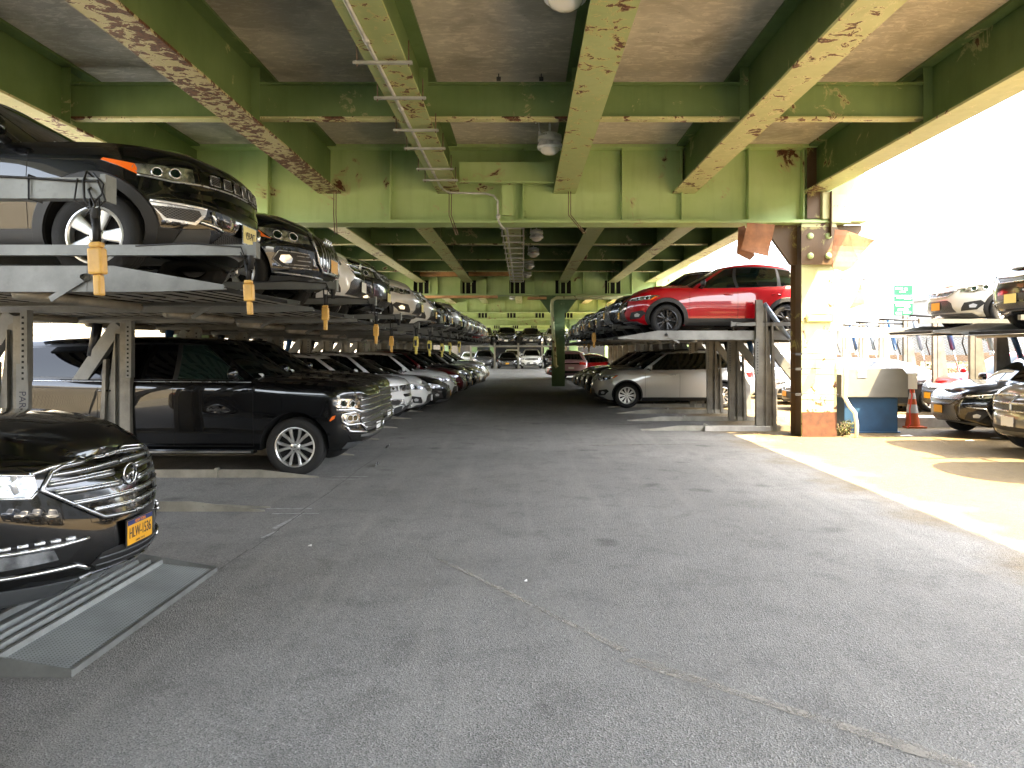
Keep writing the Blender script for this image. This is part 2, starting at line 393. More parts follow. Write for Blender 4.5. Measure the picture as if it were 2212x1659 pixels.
# ------------------------------------------------------------ car builder
def half_outline(xf, xr, w, af, pf, ar, pr, n1=60, n2=80, n3=40):
    P = []
    for i in range(n1):
        a = math.pi / 2 * i / n1; P.append((xf - af + af * math.cos(a) ** (2 / pf), w * math.sin(a) ** (2 / pf)))
    for i in range(n2): P.append((xf - af + (xr + ar - xf + af) * i / n2, w))
    for i in range(n3 + 1):
        a = math.pi / 2 * (1 - i / n3); P.append((xr + ar - ar * max(0, math.cos(a)) ** (2 / pr), w * math.sin(a) ** (2 / pr)))
    return np.array(P)
class Shape:
    def __init__(s, c):
        s.c = c; L, W = c['L'], c['W']; s.xf = L / 2; s.xr = -L / 2; s.w = W / 2
        s.af = c.get('af', .85); s.ar = c.get('ar', .5)
        P = half_outline(s.xf, s.xr, s.w, s.af, c.get('pf', 2.4), s.ar, c.get('pr', 3.2))
        s.X, s.Y = P[:, 0], P[:, 1]
        s.S = np.concatenate([[0], np.cumsum(np.hypot(np.diff(s.X), np.diff(s.Y)))])
        s.zs = hermite([(s.xf - a, z) for a, z in c['shoulder']])     # distance from nose -> height
        s.zb = hermite([(s.xf - a, z) for a, z in c['bottom']])
        s.nose = hermite(c['nose']); s.tail = hermite(c.get('tail', [(0, -.10), (.25, 0), (.6, -.02), (1, -.10)]))
        s.side = hermite(c.get('side', [(0, .90), (.08, .945), (.3, .975), (.6, 1.0), (.8, .992), (.93, .972), (1, .93)]))
        s.wx = (s.xf - c['fo'], s.xf - c['fo'] - c['wb']); s.R = c['wr']
        s.crown = c.get('crown', .07)
        # cabin
        g = c['cabin']
        s.B = half_outline(s.xf - g['cowl'], s.xf - g['rbase'], g.get('wb', W / 2 * .90), g.get('afb', .55), 2.6, .30, 3.2)
        s.T = half_outline(s.xf - g['wst'], s.xf - g['rt'], g['wt'], g.get('aft', .32), 2.8, .22, 3.2)
        s.q = np.linspace(0, 1, len(s.B)); s.H = c['H']; s.bul = g.get('bulge', .03)
        s.g = g
        xm = s.xf - (g['wst'] * .55 + g['rt'] * .45); hl = max(xm - (s.xf - g['rt']), .1)
        s.zt = lambda x: s.H - .035 - g.get('arch', .09) * ((x - xm) / hl) ** 2
    def P(s, u, t):
        sg = 1 if u >= 0 else -1; a = abs(u)
        if a > s.S[-1]: a = 2 * s.S[-1] - a; sg = -sg
        a = max(a, 0)
        x0 = float(np.interp(a, s.S, s.X)); y0 = float(np.interp(a, s.S, s.Y)); x = x0
        zb, zs = s.zb(x0), s.zs(x0); xc = s.xf - s.af
        if x0 > xc: x = xc + (x0 - xc) * (s.af + s.nose(t)) / s.af
        xc = s.xr + s.ar
        if x0 < xc: x = xc + (x0 - xc) * (s.ar + s.tail(t)) / s.ar
        z = zb + t * (zs - zb); y = y0 * s.side(t)
        for wx in s.wx:
            d = (x0 - wx) / (s.R * 1.5); e = (z - s.R) / (s.R * 1.3)
            if abs(d) < 2: y += y0 / s.w * s.c.get('flare', .03) * math.exp(-d * d * 1.2 - e * e)
        return Vector((x, sg * y, z))
    def body(s, u, z):
        a = abs(u); a = 2 * s.S[-1] - a if a > s.S[-1] else a; x0 = float(np.interp(a, s.S, s.X)); zb, zs = s.zb(x0), s.zs(x0)
        return s.P(u, min(max((z - zb) / (zs - zb), 0), 1))
    def bodyx(s, x, z, sg=1):      # a point of the side by its x
        k = np.searchsorted(-s.X, -x); return s.body(sg * s.u_of(x), z)
    def u_of(s, x): return float(np.interp(-x, -s.X, s.S))
    def C(s, q, t):
        sg = 1 if q >= 0 else -1; a = abs(q)
        if a > 1: a = 2 - a; sg = -sg
        bx, by = np.interp(a, s.q, s.B[:, 0]), np.interp(a, s.q, s.B[:, 1]); tx, ty = np.interp(a, s.q, s.T[:, 0]), np.interp(a, s.q, s.T[:, 1])
        x = bx + (tx - bx) * t; zb = s.zs(bx) - .01; y = by + (ty - by) * t
        z = zb + (s.zt(tx) - zb) * t; b = s.bul * math.sin(math.pi * min(max(t, 0), 1))
        n = Vector((float(np.interp(a, s.q, np.gradient(s.B[:, 1]))), -float(np.interp(a, s.q, np.gradient(s.B[:, 0]))), 0))
        n = n.normalized() if n.length > 1e-9 else Vector((1, 0, 0))
        if n.x < 0 and a < .3: n = -n
        return Vector((float(x) + n.x * b * .9, sg * (float(y) + abs(n.y) * b), float(z)))
    def q_of(s, x, t):             # along the straight flank of the cabin
        k = (s.q > .25) & (s.q < .85); xs = s.B[k, 0] + (s.T[k, 0] - s.B[k, 0]) * t
        return float(np.interp(-x, -xs, s.q[k]))
def nrm(f, u, v, e=.004):
    a = f(u + e, v) - f(u - e, v); b = f(u, v + e) - f(u, v - e); n = a.cross(b)
    return n.normalized() if n.length > 1e-12 else Vector((1, 0, 0))
def off(f, u, v, d, cen=Vector((0, 0, .7))):
    p = f(u, v); n = nrm(f, u, v)
    if n.dot(p - cen) < 0: n = -n
    return p + n * d
def patch(f, poly, top, base, mat, name, parent, gu=.07, gv=.07, uvs=1.0):
    bm = bmesh.new(); bm.faces.new([bm.verts.new((u, v, 0)) for u, v in poly])
    us = [p[0] for p in poly]; vs = [p[1] for p in poly]
    for lo, hi, g, ax in ((min(us), max(us), gu, 0), (min(vs), max(vs), gv, 1)):
        k = math.ceil(lo / g + 1e-6)
        while k * g < hi - 1e-6:
            co = [0, 0, 0]; co[ax] = k * g; no = [0, 0, 0]; no[ax] = 1
            bmesh.ops.bisect_plane(bm, geom=bm.verts[:] + bm.edges[:] + bm.faces[:], plane_co=co, plane_no=no, dist=1e-5); k += 1
    bmesh.ops.triangulate(bm, faces=[q for q in bm.faces if len(q.verts) > 4])
    V = [tuple(v.co[:2]) for v in bm.verts]; bm.verts.index_update()
    F = [[v.index for v in q.verts] for q in bm.faces]; E = [[v.index for v in e.verts] for e in bm.edges if len(e.link_faces) == 1]
    bm.free()
    mb = MB(); T = [off(f, u, v, top) for u, v in V]; mb.add(T, F, 0, True)
    rim = sorted({i for e in E for i in e}); ix = {i: k for k, i in enumerate(rim)}
    if top != base:
        mb.add([T[i] for i in rim] + [off(f, *V[i], base) for i in rim], [(ix[a], ix[b], ix[b] + len(rim), ix[a] + len(rim)) for a, b in E], 0, False)
    me = mb.mesh(name, [mat])
    uvl = me.uv_layers.new(name='UVMap'); allv = V + [V[i] for i in rim] * 2
    for lp in me.loops: uvl.data[lp.index].uv = (allv[lp.vertex_index][0] * uvs, allv[lp.vertex_index][1] * uvs)
    o = bpy.data.objects.new(name, me); o.parent = parent; return o
def resamp(pts, g=.05, closed=False):
    if closed: pts = list(pts) + [pts[0]]
    out = []
    for (a, b), (c, d) in zip(pts[:-1], pts[1:]):
        n = max(1, int(math.hypot(c - a, d - b) / g)); out += [(a + (c - a) * k / n, b + (d - b) * k / n) for k in range(n)]
    return out + ([pts[-1]] if not closed else [pts[0]])
def line3(f, pts, d=.004, g=.05, closed=False): return [off(f, u, v, d) for u, v in resamp(pts, g, closed)]
def strips(f, lists, r, mat, name, parent, d=.004, g=.05, closed=False, n=6):
    mb = MB()
    for pts in lists: mb.tube(line3(f, pts, d, g, closed), r, n)
    return mb.build(name, mat, parent, link=False)
def mirror(poly): return [(-u, v) for u, v in poly][::-1]

def wheel_obj(R_, wd, rr, style, rim_mat, parent, dark='under_dark'):
    mb = MB(); h = wd / 2
    prof = [(rr - .01, -h * .8), (rr + .01, -h * .92), (rr + (R_ - rr) * .5, -h * 1.02), (R_ - .02, -h * .9), (R_ - .003, -h * .72)]
    for k in (-.45, -.15, .15, .45): prof += [(R_, h * (k - .13)), (R_, h * (k + .08)), (R_ - .008, h * (k + .10)), (R_ - .008, h * (k + .14))]
    prof += [(R_ - .003, h * .72), (R_ - .02, h * .9), (rr + (R_ - rr) * .5, h * 1.02), (rr + .01, h * .92), (rr - .01, h * .8)]
    mb.lathe(prof, 36, 'y', mi=0); mb.lathe([(rr, -h * .75), (rr, h * .8)], 28, 'y', mi=1); mb.lathe([(rr, -h * .3), (.01, -h * .3)], 24, 'y', mi=1)
    w_ = mb.build('wheel', ['tyre_rubber', dark], parent, link=False, sharp=50)
    m2 = MB(); fy = -h * .78                 # outer face towards -y
    m2.lathe([(rr + .008, fy - .012), (rr - .008, fy - .016), (rr - .022, fy - .004), (rr - .03, fy + .05)], 36, 'y', mi=0)
    m2.lathe([(.01, fy - .002), (.035, fy - .004), (.062, fy + .004), (.075, fy + .02), (.07, fy + .06)], 20, 'y', mi=0)
    n, twin, w1, w2 = style
    for k in range(n):
        for dt in ((0,) if not twin else (-twin, twin)):
            a0 = 2 * math.pi * k / n + (dt * .45); a1 = 2 * math.pi * k / n + dt + .0
            vs = []
            for rad, an, ww, yy, th in ((.045, a0, w1, fy + .004, .035), (rr * .55, (a0 + a1) / 2, (w1 + w2) / 2, fy + .006, .03), (rr - .012, a1, w2, fy - .006, .035)):
                c_, s_ = math.cos(an), math.sin(an)
                for e, y in ((-1, yy + th), (-1, yy + .006), (-.7, yy), (.7, yy), (1, yy + .006), (1, yy + th)):
                    vs.append((rad * c_ - e * ww * s_, y, rad * s_ + e * ww * c_))
            m2.add(vs, [(a * 6 + j, a * 6 + j + 1, a * 6 + j + 7, a * 6 + j + 6) for a in (0, 1) for j in range(5)], 0)
    for k in range(5):
        a = 2 * math.pi * (k + .5) / 5; m2.lathe([(.001, fy - .004), (.009, fy - .004), (.009, fy + .02)], 6, 'y', (.052 * math.cos(a), 0, .052 * math.sin(a)), 1)
    m2.lathe([(.001, 0), (rr * .72, 0), (rr * .72, .02)], 24, 'y', (0, -h * .28, 0), 2)
    m2.build('rim', [rim_mat, 'under_dark', 'brake_disc'], w_, link=False, sharp=40)
    return w_

def make_car(c):
    s = Shape(c); root = empty('parked_car', link=False); pm = c.get('paint', 'black_paint')
    # body shell as a closed solid, arches cut out of it
    u_list = list(np.linspace(0, s.S[-1], 84)); nl = 24
    tl = [1 - (1 - k / (nl - 1)) ** 1.25 if 0 else k / (nl - 1) for k in range(nl)]
    full = [-u for u in u_list[:0:-1]] + u_list[:-1]      # closed ring
    full = u_list + [-u for u in u_list[-2:0:-1]]
    N = len(full); bm = bmesh.new(); V = [[bm.verts.new(s.P(u, t)) for u in full] for t in tl]
    for j in range(nl - 1):
        for i in range(N): bm.faces.new((V[j][i], V[j][(i + 1) % N], V[j + 1][(i + 1) % N], V[j + 1][i]))
    n = len(u_list); m = 14
    def cap(ring, top):
        rows = []
        for i in range(n):
            a = ring[i]; b = ring[(N - i) % N]
            if i in (0, n - 1): rows.append([a]); continue
            row = [a]
            for k in range(1, m):
                f_ = k / m; e = 1 - abs(2 * f_ - 1) ** 2.4; p = a.co.lerp(b.co, f_)
                if top:
                    dx = max(0, s.xf - p.x + 0) ; z = s.crown * e * min(1, dx / .45) ** .7
                    yy = abs(p.y) / s.w; z += c.get('ridge', .012) * math.exp(-((yy - .55) / .09) ** 2) * min(1, dx / .6)
                    p.z += z
                row.append(bm.verts.new(p))
            rows.append(row + [b])
        for r0, r1 in zip(rows[:-1], rows[1:]):
            if len(r0) == 1:
                for k in range(m): bm.faces.new((r0[0], r1[k + 1], r1[k]))
            elif len(r1) == 1:
                for k in range(m): bm.faces.new((r0[k], r0[k + 1], r1[0]))
            else:
                for k in range(m): bm.faces.new((r0[k], r0[k + 1], r1[k + 1], r1[k]))
    cap(V[-1], True); cap(V[0], False)
    bmesh.ops.recalc_face_normals(bm, faces=bm.faces)
    me = bpy.data.meshes.new('body'); bm.to_mesh(me); bm.free(); me.materials.append(M[pm]); me.materials.append(M['under_dark'])
    me.polygons.foreach_set('use_smooth', [True] * len(me.polygons))
    ob = bpy.data.objects.new('body', me); COL.objects.link(ob)
    cut = MB(); Ra = s.R + c.get('gap', .055)
    for wx in s.wx:
        for sg in (-1, 1):
            cut.lathe([(.001, sg * (s.w - .36)), (Ra, sg * (s.w - .36)), (Ra, sg * (s.w + .2)), (.001, sg * (s.w + .2))], 40, 'y', (wx, 0, s.R + .012), 0, False)
    cm = cut.mesh('cutter', ['under_dark']); co = bpy.data.objects.new('cutter', cm); COL.objects.link(co)
    bo = ob.modifiers.new('b', 'BOOLEAN'); bo.object = co; bo.operation = 'DIFFERENCE'; bo.solver = 'EXACT'; bo.material_mode = 'TRANSFER'
    dg = bpy.context.evaluated_depsgraph_get(); dg.update(); nm = bpy.data.meshes.new_from_object(ob.evaluated_get(dg))
    nm.set_sharp_from_angle(angle=R(38)); nm.name = 'body'
    bpy.data.objects.remove(co); bpy.data.objects.remove(ob)
    body = bpy.data.objects.new('body', nm); body.parent = root
    # cabin
    qs = [x for x in np.linspace(0, 1, 61)]; full = qs + [-x for x in qs[-2:0:-1]]; N = len(full); tl = list(np.linspace(-.12, 1, 12))
    bm = bmesh.new(); V = [[bm.verts.new(s.C(q, t)) for q in full] for t in tl]
    for sc_, dz in ((.965, .018), (.90, .034)):
        ring = []
        cx = (s.T[0, 0] + s.T[-1, 0]) / 2
        for v in V[len(tl) - 1]:
            ring.append(bm.verts.new((cx + (v.co.x - cx) * (1 - (1 - sc_) * .6), v.co.y * sc_, v.co.z + dz)))
        V.append(ring)
    for j in range(len(V) - 1):
        for i in range(N): bm.faces.new((V[j][i], V[j][(i + 1) % N], V[j + 1][(i + 1) % N], V[j + 1][i]))
    n = len(qs); s0 = s.crown; 
    rows = []
    for i in range(n):
        a = V[-1][i]; b = V[-1][(N - i) % N]
        if i in (0, n - 1): rows.append([a]); continue
        row = [a]
        for k in range(1, 10):
            f_ = k / 10; p = a.co.lerp(b.co, f_); p.z += .028 * (1 - abs(2 * f_ - 1) ** 2) * min(1, i / 8, (n - 1 - i) / 8); row.append(bm.verts.new(p))
        rows.append(row + [b])
    for r0, r1 in zip(rows[:-1], rows[1:]):
        if len(r0) == 1: [bm.faces.new((r0[0], r1[k + 1], r1[k])) for k in range(10)]
        elif len(r1) == 1: [bm.faces.new((r0[k], r0[k + 1], r1[0])) for k in range(10)]
        else: [bm.faces.new((r0[k], r0[k + 1], r1[k + 1], r1[k])) for k in range(10)]
    bmesh.ops.recalc_face_normals(bm, faces=bm.faces); me = bpy.data.meshes.new('roof'); bm.to_mesh(me); bm.free()
    me.polygons.foreach_set('use_smooth', [True] * len(me.polygons)); me.materials.append(M[pm])
    roof = bpy.data.objects.new('roof', me); roof.parent = root
    # glass
    gm = c.get('glass', 'car_glass'); CP = lambda l: l
    patch(s.C, [(-.205, .03), (.205, .03), (.205, .5), (.20, .94), (.1, .965), (-.1, .965), (-.20, .94), (-.205, .5)], .004, -.01, gm, 'windscreen', root, .03, .12)
    wip = MB()
    for q0, q1 in ((-.15, -.02), (.03, .17)):
        wip.tube([off(s.C, q0, .05, .02), off(s.C, (q0 + q1) / 2, .075, .022), off(s.C, q1, .10, .016)], .009, 5)
    wip.build('wiper', 'black_plastic', root, link=False)
    g = c['cabin']; xb = s.xf - c['bpil']; xcp = s.xf - c['cpil']; xe = s.xf - c['wend']
    for sg in (1, -1):
        def Wn(pts): 
            out = [((q if isinstance(q, float) and q < .9 and tag_ else s.q_of(q, t_)) * sg, t_) for q, t_, tag_ in pts]
            return out if sg > 0 else out[::-1]
        wins = [[(.262, .05, 1), (xb + .03, .04, 0), (xb + .03, .90, 0), (.272, .90, 1)],
                [(xb - .04, .04, 0), (xcp + .04, .05, 0), (xcp + .02, .88, 0), (xb - .04, .90, 0)]]
        if xe < xcp - .2: wins.append([(xcp - .05, .06, 0), (xe + .10, .10, 0), (xe, .30, 0), (xe + c.get('wslant', .25), .84, 0), (xcp - .03, .87, 0)])
        allp = Wn([(.258, .02, 1), (xb, .01, 0), (xcp, .02, 0), (min(xe, xcp), .05, 0), (min(xe, xcp) - .03, .30, 0), (min(xe, xcp) + c.get('wslant', .25), .90, 0), (xcp, .935, 0), (xb, .95, 0), (.266, .95, 1)])
        patch(s.C, allp, .003, -.01, 'pillar_black', 'window_frame', root, .04, .15)
        for wpts in wins:
            patch(s.C, Wn(wpts), .006, -.002, c.get('rglass', gm) if wpts is not wins[0] else c.get('fglass', gm), 'side_window', root, .04, .15)
        if c.get('wtrim'):
            mb = MB(); mb.tube([off(s.C, q, t_, .007) for q, t_ in resamp(allp[:4] if sg > 0 else allp[-4:], .03)], .009, 5)
            if c['wtrim'] > 1: mb.tube([off(s.C, q, t_, .007) for q, t_ in resamp(allp[3:] if sg > 0 else allp[:-3], .03)], .008, 5)
            mb.build('window_trim', 'satin_chrome', root, link=False)
        # mirror
        mx = s.xf - g['cowl'] - .42; mz = s.zs(mx) + .10; my = sg * (s.w + .10)
        mb = MB(); bm = bmesh.new(); bmesh.ops.create_icosphere(bm, subdivisions=3, radius=1)
        for v in bm.verts:
            x, y, z = v.co; v.co = (mx + .075 * x * (1 if x > 0 else .35), my + .13 * math.copysign(abs(y) ** .8, y), mz + .085 * math.copysign(abs(z) ** .8, z))
        me = bpy.data.meshes.new('mirror'); bm.to_mesh(me); bm.free(); me.polygons.foreach_set('use_smooth', [True] * len(me.polygons)); me.materials.append(M[c.get('mirror', pm)])
        mo = bpy.data.objects.new('mirror', me); mo.parent = root
        mb.tube([(mx, sg * (s.w - .08), mz - .09), (mx, my - sg * .04, mz - .05)], [.035, .028], 8)
        mb.build('mirror_arm', 'black_plastic', mo, link=False)
        # door seams
        z0 = s.zb(0) + .06; seams = []
        xs_ = [c.get('dfront', s.wx[0] - s.R - .16), xb + .0, xcp - .05]
        for i, x in enumerate(xs_):
            if i == 2 and c.get('two'): continue
            top = s.zs(x) - .01
            if i == 2: seams.append([(sg * s.u_of(x + .02), top), (sg * s.u_of(x + .02), s.R * 1.9), (sg * s.u_of(max(x + .1, s.wx[1] + s.R * .95)), s.R * 1.35), (sg * s.u_of(s.wx[1] + s.R * 1.3), z0)])
            else: seams.append([(sg * s.u_of(x), top), (sg * s.u_of(x), z0)])
        seams.append([(sg * s.u_of(xs_[0]), z0), (sg * s.u_of(s.wx[1] + s.R * 1.3), z0)])
        hz = s.zs(0) - c.get('hz', .15)
        strips(s.body, seams, .0035, 'seam_black', 'door_seam', root, .0, .08, n=4)
        # bonnet shut line round the top of the wing
        for i, x in enumerate((xb + .12, xcp - .02)):
            mb = MB(); p = [off(s.body, sg * s.u_of(x + a), hz, d) for a, d in ((.0, .0), (.02, .028), (.09, .038), (.16, .028), (.18, .0))]
            mb.tube(p, [.012, .013, .014, .013, .012], 6); mb.build('door_handle', c.get('handle', pm), root, link=False)
        if c.get('clad'):
            cl = c['clad']; cm_ = c.get('cladmat', 'black_plastic')
            for wx in s.wx:
                mb = MB(); vs = []; K = 26
                for k in range(K + 1):
                    a = R(-14) + (math.pi + R(28)) * k / K; cc_, ss_ = math.cos(a), math.sin(a)
                    for rad, d in ((Ra - .012, -.02), (Ra - .012, .014), (Ra + cl * .8, .016), (Ra + cl, -.004)):
                        z = s.R + .012 + rad * ss_; z = max(z, s.zb(wx) + .005); x = wx + rad * cc_; x = min(x, s.xf - .02)
                        vs.append(off(s.body, sg * s.u_of(x), z, d))
                mb.add(vs, [(4 * k + j, 4 * k + j + 1, 4 * k + j + 5, 4 * k + j + 4) for k in range(K) for j in range(3)], 0, True)
                mb.build('wheel_arch_trim', cm_, root, link=False, sharp=40)
            zz = s.zb(0); xa, xd = s.wx[0] - Ra, s.wx[1] + Ra
            pl = [(sg * s.u_of(xa), zz + .004), (sg * s.u_of(xd), zz + .004), (sg * s.u_of(xd), zz + c.get('sill', .13)), (sg * s.u_of(xa), zz + c.get('sill', .13))]
            patch(s.body, pl, .012, -.01, cm_, 'sill_trim', root, .15, .06)
        if c.get('roof_rail'):
            mb = MB(); q0, q1 = s.q_of(s.xf - g['wst'] - .25, 1), s.q_of(s.xf - g['rt'] + .2, 1)
            pts = []
            for k in range(13):
                p = s.C(sg * (q0 + (q1 - q0) * k / 12), 1.0); e = min(1, k / 1.2, (12 - k) / 1.2); pts.append((p.x, p.y * .93, p.z + .02 + .035 * e))
            mb.tube(pts, .014, 6); mb.build('roof_rail', c['roof_rail'], root, link=False)
    # wheels
    for i, wx in enumerate(s.wx):
        for sg in (-1, 1):
            wo = wheel_obj(s.R, c.get('tw', .225), c['rr'], c['wheel'], c.get('rim', 'alloy'), root)
            wo.location = (wx, sg * (s.w - c.get('tw', .225) / 2 - .015), s.R)
            if sg > 0: wo.rotation_euler = (0, 0, math.pi)
    # rear
    patch(s.C, [(.885, .12), (1.115, .12), (1.105, .88), (.895, .88)], .005, -.01, gm, 'rear_window', root, .03, .15)
    U = s.S[-1]; zr0 = s.zb(s.xr)
    patch(s.body, [(U - .62, zr0 + .02), (U + .62, zr0 + .02), (U + .55, zr0 + .17), (U - .55, zr0 + .17)], .008, -.01, 'black_plastic', 'rear_bumper_trim', root)
    patch(s.body, [(U - .16, s.zs(s.xr) - .42), (U + .16, s.zs(s.xr) - .42), (U + .16, s.zs(s.xr) - .30), (U - .16, s.zs(s.xr) - .30)], .012, -.01, 'plate_white', 'rear_plate', root)
    patch(s.body, [(U - .46, s.zs(s.xr) - .15), (U + .46, s.zs(s.xr) - .15), (U + .46, s.zs(s.xr) - .09), (U - .46, s.zs(s.xr) - .09)], .010, -.01, 'gloss_black', 'tailgate_strip', root)
    patch(s.C, [(-.145, .10), (-.12, .10), (-.12, .19), (-.145, .19)], .007, .003, 'paper_white', 'windscreen_sticker', root)
    zr = s.zs(s.xr); um = s.S[-1]
    for sg in (1, -1):
        pl = [(sg * (um - .45), zr - .18), (sg * (um - s.w - .15), zr - .20), (sg * (um - s.w - .25), zr - .05), (sg * (um - .5), zr - .03)]
        patch(s.body, pl if sg < 0 else pl[::-1], .006, -.01, 'red_lens', 'tail_light', root)
    # front features
    def both(pts): return [pts, mirror(pts)]
    umax = s.u_of(s.wx[0] + Ra) - .015
    cl_ = lambda q: (min(q[0], umax) if q[1] < s.R * 2 + .04 else q[0], q[1])
    for f_ in c.get('front', []):
        k = f_[0]; nme = f_[1]; mt = f_[2]; pts = f_[3]; kw = f_[4] if len(f_) > 4 else {}
        pts = [[cl_(q) for q in p_] for p_ in pts] if k == 'lines' else [cl_(q) for q in pts]
        if k != 'lines':
            pts = [q for i_, q in enumerate(pts) if i_ == 0 or math.hypot(q[0] - pts[i_ - 1][0], q[1] - pts[i_ - 1][1]) > 1e-4]
        tgt = root
        if kw.get('sub'):
            tgt = [o for o in bpy.data.objects if o.parent == root and o.name.split('.')[0] == kw['sub']]
        if k == 'pair':
            for i, pp in enumerate(both(pts)):
                par = root if tgt is root else sorted(tgt, key=lambda o: o.get('side', 0))[1 - i if len(tgt) > 1 else 0]
                o = patch(s.body, pp, kw.get('d', .008), kw.get('b', -.01), mt, nme, par, kw.get('g', .07), kw.get('g', .07)); o['side'] = 1 - i
                if nme in ('headlight', 'lower_headlight'):
                    us = [q[0] for q in pp]; vs_ = sorted(q[1] for q in pp); cu = (min(us) + max(us)) / 2; w_ = max(us) - min(us)
                    for du in (-.16, .12):
                        u0 = cu + du * w_ * (1 if i == 0 else -1); col_ = [q[1] for q in pp if abs(q[0] - u0) < w_ * .45] or vs_
                        v0 = (min(col_) + max(col_)) / 2; rr_ = min(.045, (max(col_) - min(col_)) * .33)
                        ci = [(u0 + rr_ * 1.1 * math.cos(a_), v0 + rr_ * math.sin(a_)) for a_ in [2 * math.pi * k_ / 14 for k_ in range(14)]]
                        patch(s.body, ci, kw.get('d', .008) + .004, .0, 'front_glass', 'projector', o, .3, .3); strips(s.body, [ci], .006, 'chrome', 'projector_ring', o, kw.get('d', .008) + .006, .05, closed=True)
        elif k == 'one':
            par = root if tgt is root else tgt[0]
            patch(s.body, pts, kw.get('d', .006), kw.get('b', -.01), mt, nme, par, kw.get('g', .07), kw.get('g', .07))
        elif k == 'sym':       # half polygon (u>=0) mirrored into one piece
            full_ = pts + [(-u, v) for u, v in pts[::-1] if u > 1e-4]
            par = root if tgt is root else tgt[0]
            patch(s.body, full_, kw.get('d', .006), kw.get('b', -.01), mt, nme, par, kw.get('g', .07), kw.get('g', .07))
        elif k == 'lines':     # chrome lines mirrored
            for p in pts:
                if kw.get('nomir'): sets = [[p]]
                elif min(abs(q[0]) for q in p) < .03: sets = [[[(-u, v) for u, v in p[::-1]] + p]]
                else: sets = [[q] for q in both(p)]
                for L_ in sets: strips(s.body, L_, kw.get('r', .008), mt, nme, root, kw.get('d', .006), .04, n=6)
    # plate
    if c.get('plate'):
        mat_, txt, z, ink = c['plate']; x = s.body(0, z).x + .012
        p0 = s.body(0, z + .06); p1 = s.body(0, z - .06); x = max(p0.x, p1.x) + .012
        tilt = 0
        mb = MB(); mb.box(-.004, .004, -.162, .162, -.084, .084, 0); mb.box(.004, .007, -.152, .152, -.076, .076, 1)
        po = mb.build('licence_plate', ['black_plastic' if c.get('pframe', 1) else 'satin_chrome', mat_], root, link=False); po.location = (x, 0, z)
        if txt:
            tm = text_mesh(txt, .095, ink, sx=.62); tm.transform(Matrix.Rotation(R(90), 4, 'Z') @ Matrix.Rotation(R(90), 4, 'X')); tm.transform(Matrix.Translation((.0085, 0, -.008)))
            to = bpy.data.objects.new('plate_number', tm); to.parent = po
        if c.get('plate_top'):
            mb = MB(); mb.box(.007, .0080, -.152, .152, .046, .076); mb.build('plate_band', 'plate_blue', po, link=False)
            for tx, zz, sz in ((c['plate_top'], .060, .026), ('EMPIRE STATE', -.064, .018)):
                tm = text_mesh(tx, sz, 'ink_orange' if zz > 0 else 'ink', depth=.0005); tm.transform(Matrix.Rotation(R(90), 4, 'Z') @ Matrix.Rotation(R(90), 4, 'X')); tm.transform(Matrix.Translation((.0090 if zz > 0 else .0076, 0, zz)))
                to = bpy.data.objects.new('plate_caption', tm); to.parent = po
    if c.get('extra'): c['extra'](s, root)
    root['shape_L'] = c['L']
    return root
# ------------------------------------------------------------ car kinds
W5 = (5, 0, .045, .075); W5T = (5, .22, .018, .026); W10 = (10, 0, .016, .026); W12 = (10, .10, .010, .017)
W6T = (6, .25, .013, .024); W5W = (5, 0, .032, .062); W7 = (7, .14, .015, .024)
def suv(**k):
    c = dict(L=4.55, W=1.86, H=1.66, wb=2.66, fo=.90, wr=.345, rr=.225, wheel=W5T, crown=.075,
             shoulder=[(0, .86), (.12, .92), (.5, .985), (1.1, 1.03), (2, 1.05), (3.2, 1.09), (4.2, 1.13), (4.55, 1.06)],
             bottom=[(0, .30), (.3, .25), (.7, .22), (3.6, .22), (4.3, .30), (4.55, .38)],
             nose=[(0, -.16), (.1, -.06), (.25, 0), (.5, 0), (.7, -.03), (.86, -.09), (.95, -.16), (1, -.26)],
             cabin=dict(cowl=1.15, rbase=4.45, wst=1.98, rt=3.95, wt=.60, wb=.86),
             bpil=2.32, cpil=3.25, wend=3.95, clad=.07)
    cb = k.pop('cab', None); c.update(k)
    if cb: c['cabin'] = {**c['cabin'], **cb}
    return c
def badge(y, z, r, mat='chrome', kind='ring'):
    def f(s, root):
        x = max(s.body(0, z + r * .7).x, s.body(0, z - r * .7).x) + .016; mb = MB(); a = [2 * math.pi * k / 28 for k in range(29)]
        mb.tube([(x, r * 1.15 * math.cos(t_), z + r * math.sin(t_)) for t_ in a], r * .09, 6)
        if kind == 'h':
            for sg in (-1, 1): mb.tube([(x, sg * r * .62, z + r * .55 * sg * .6 + .1 * r), (x + .004, sg * r * .38, z), (x, sg * r * .5, z - r * .62)], r * .11, 6)
            mb.tube([(x, -r * .42, z - r * .12), (x + .004, r * .42, z + r * .2)], r * .1, 6)
        elif kind == 'oval':
            mb.tube([(x, r * .55 * math.cos(t_), z + r * .9 * math.sin(t_)) for t_ in a], r * .08, 5)
            mb.tube([(x, r * 1.0 * math.cos(t_), z + r * .35 + r * .3 * math.sin(t_)) for t_ in a], r * .08, 5)
        elif kind == 'l': mb.tube([(x, r * .2, z + r * .6), (x, r * .05, z - r * .35), (x, -r * .8, z - r * .35)][::1], r * .1, 5)
        mb.build('emblem', mat, root, link=False)
    return f
def bowtie(z):
    def f(s, root):
        x = s.body(0, z).x + .03; mb = MB()
        mb.prism([(-.15, -.03), (-.13, .03), (-.05, .03), (-.05, .05), (.06, .05), (.06, .03), (.15, .03), (.13, -.03), (.05, -.03), (.05, -.05), (-.06, -.05), (-.06, -.03)], 'x', x, x + .012)
        mb.build('emblem', 'satin_chrome', root, link=False)
    return f
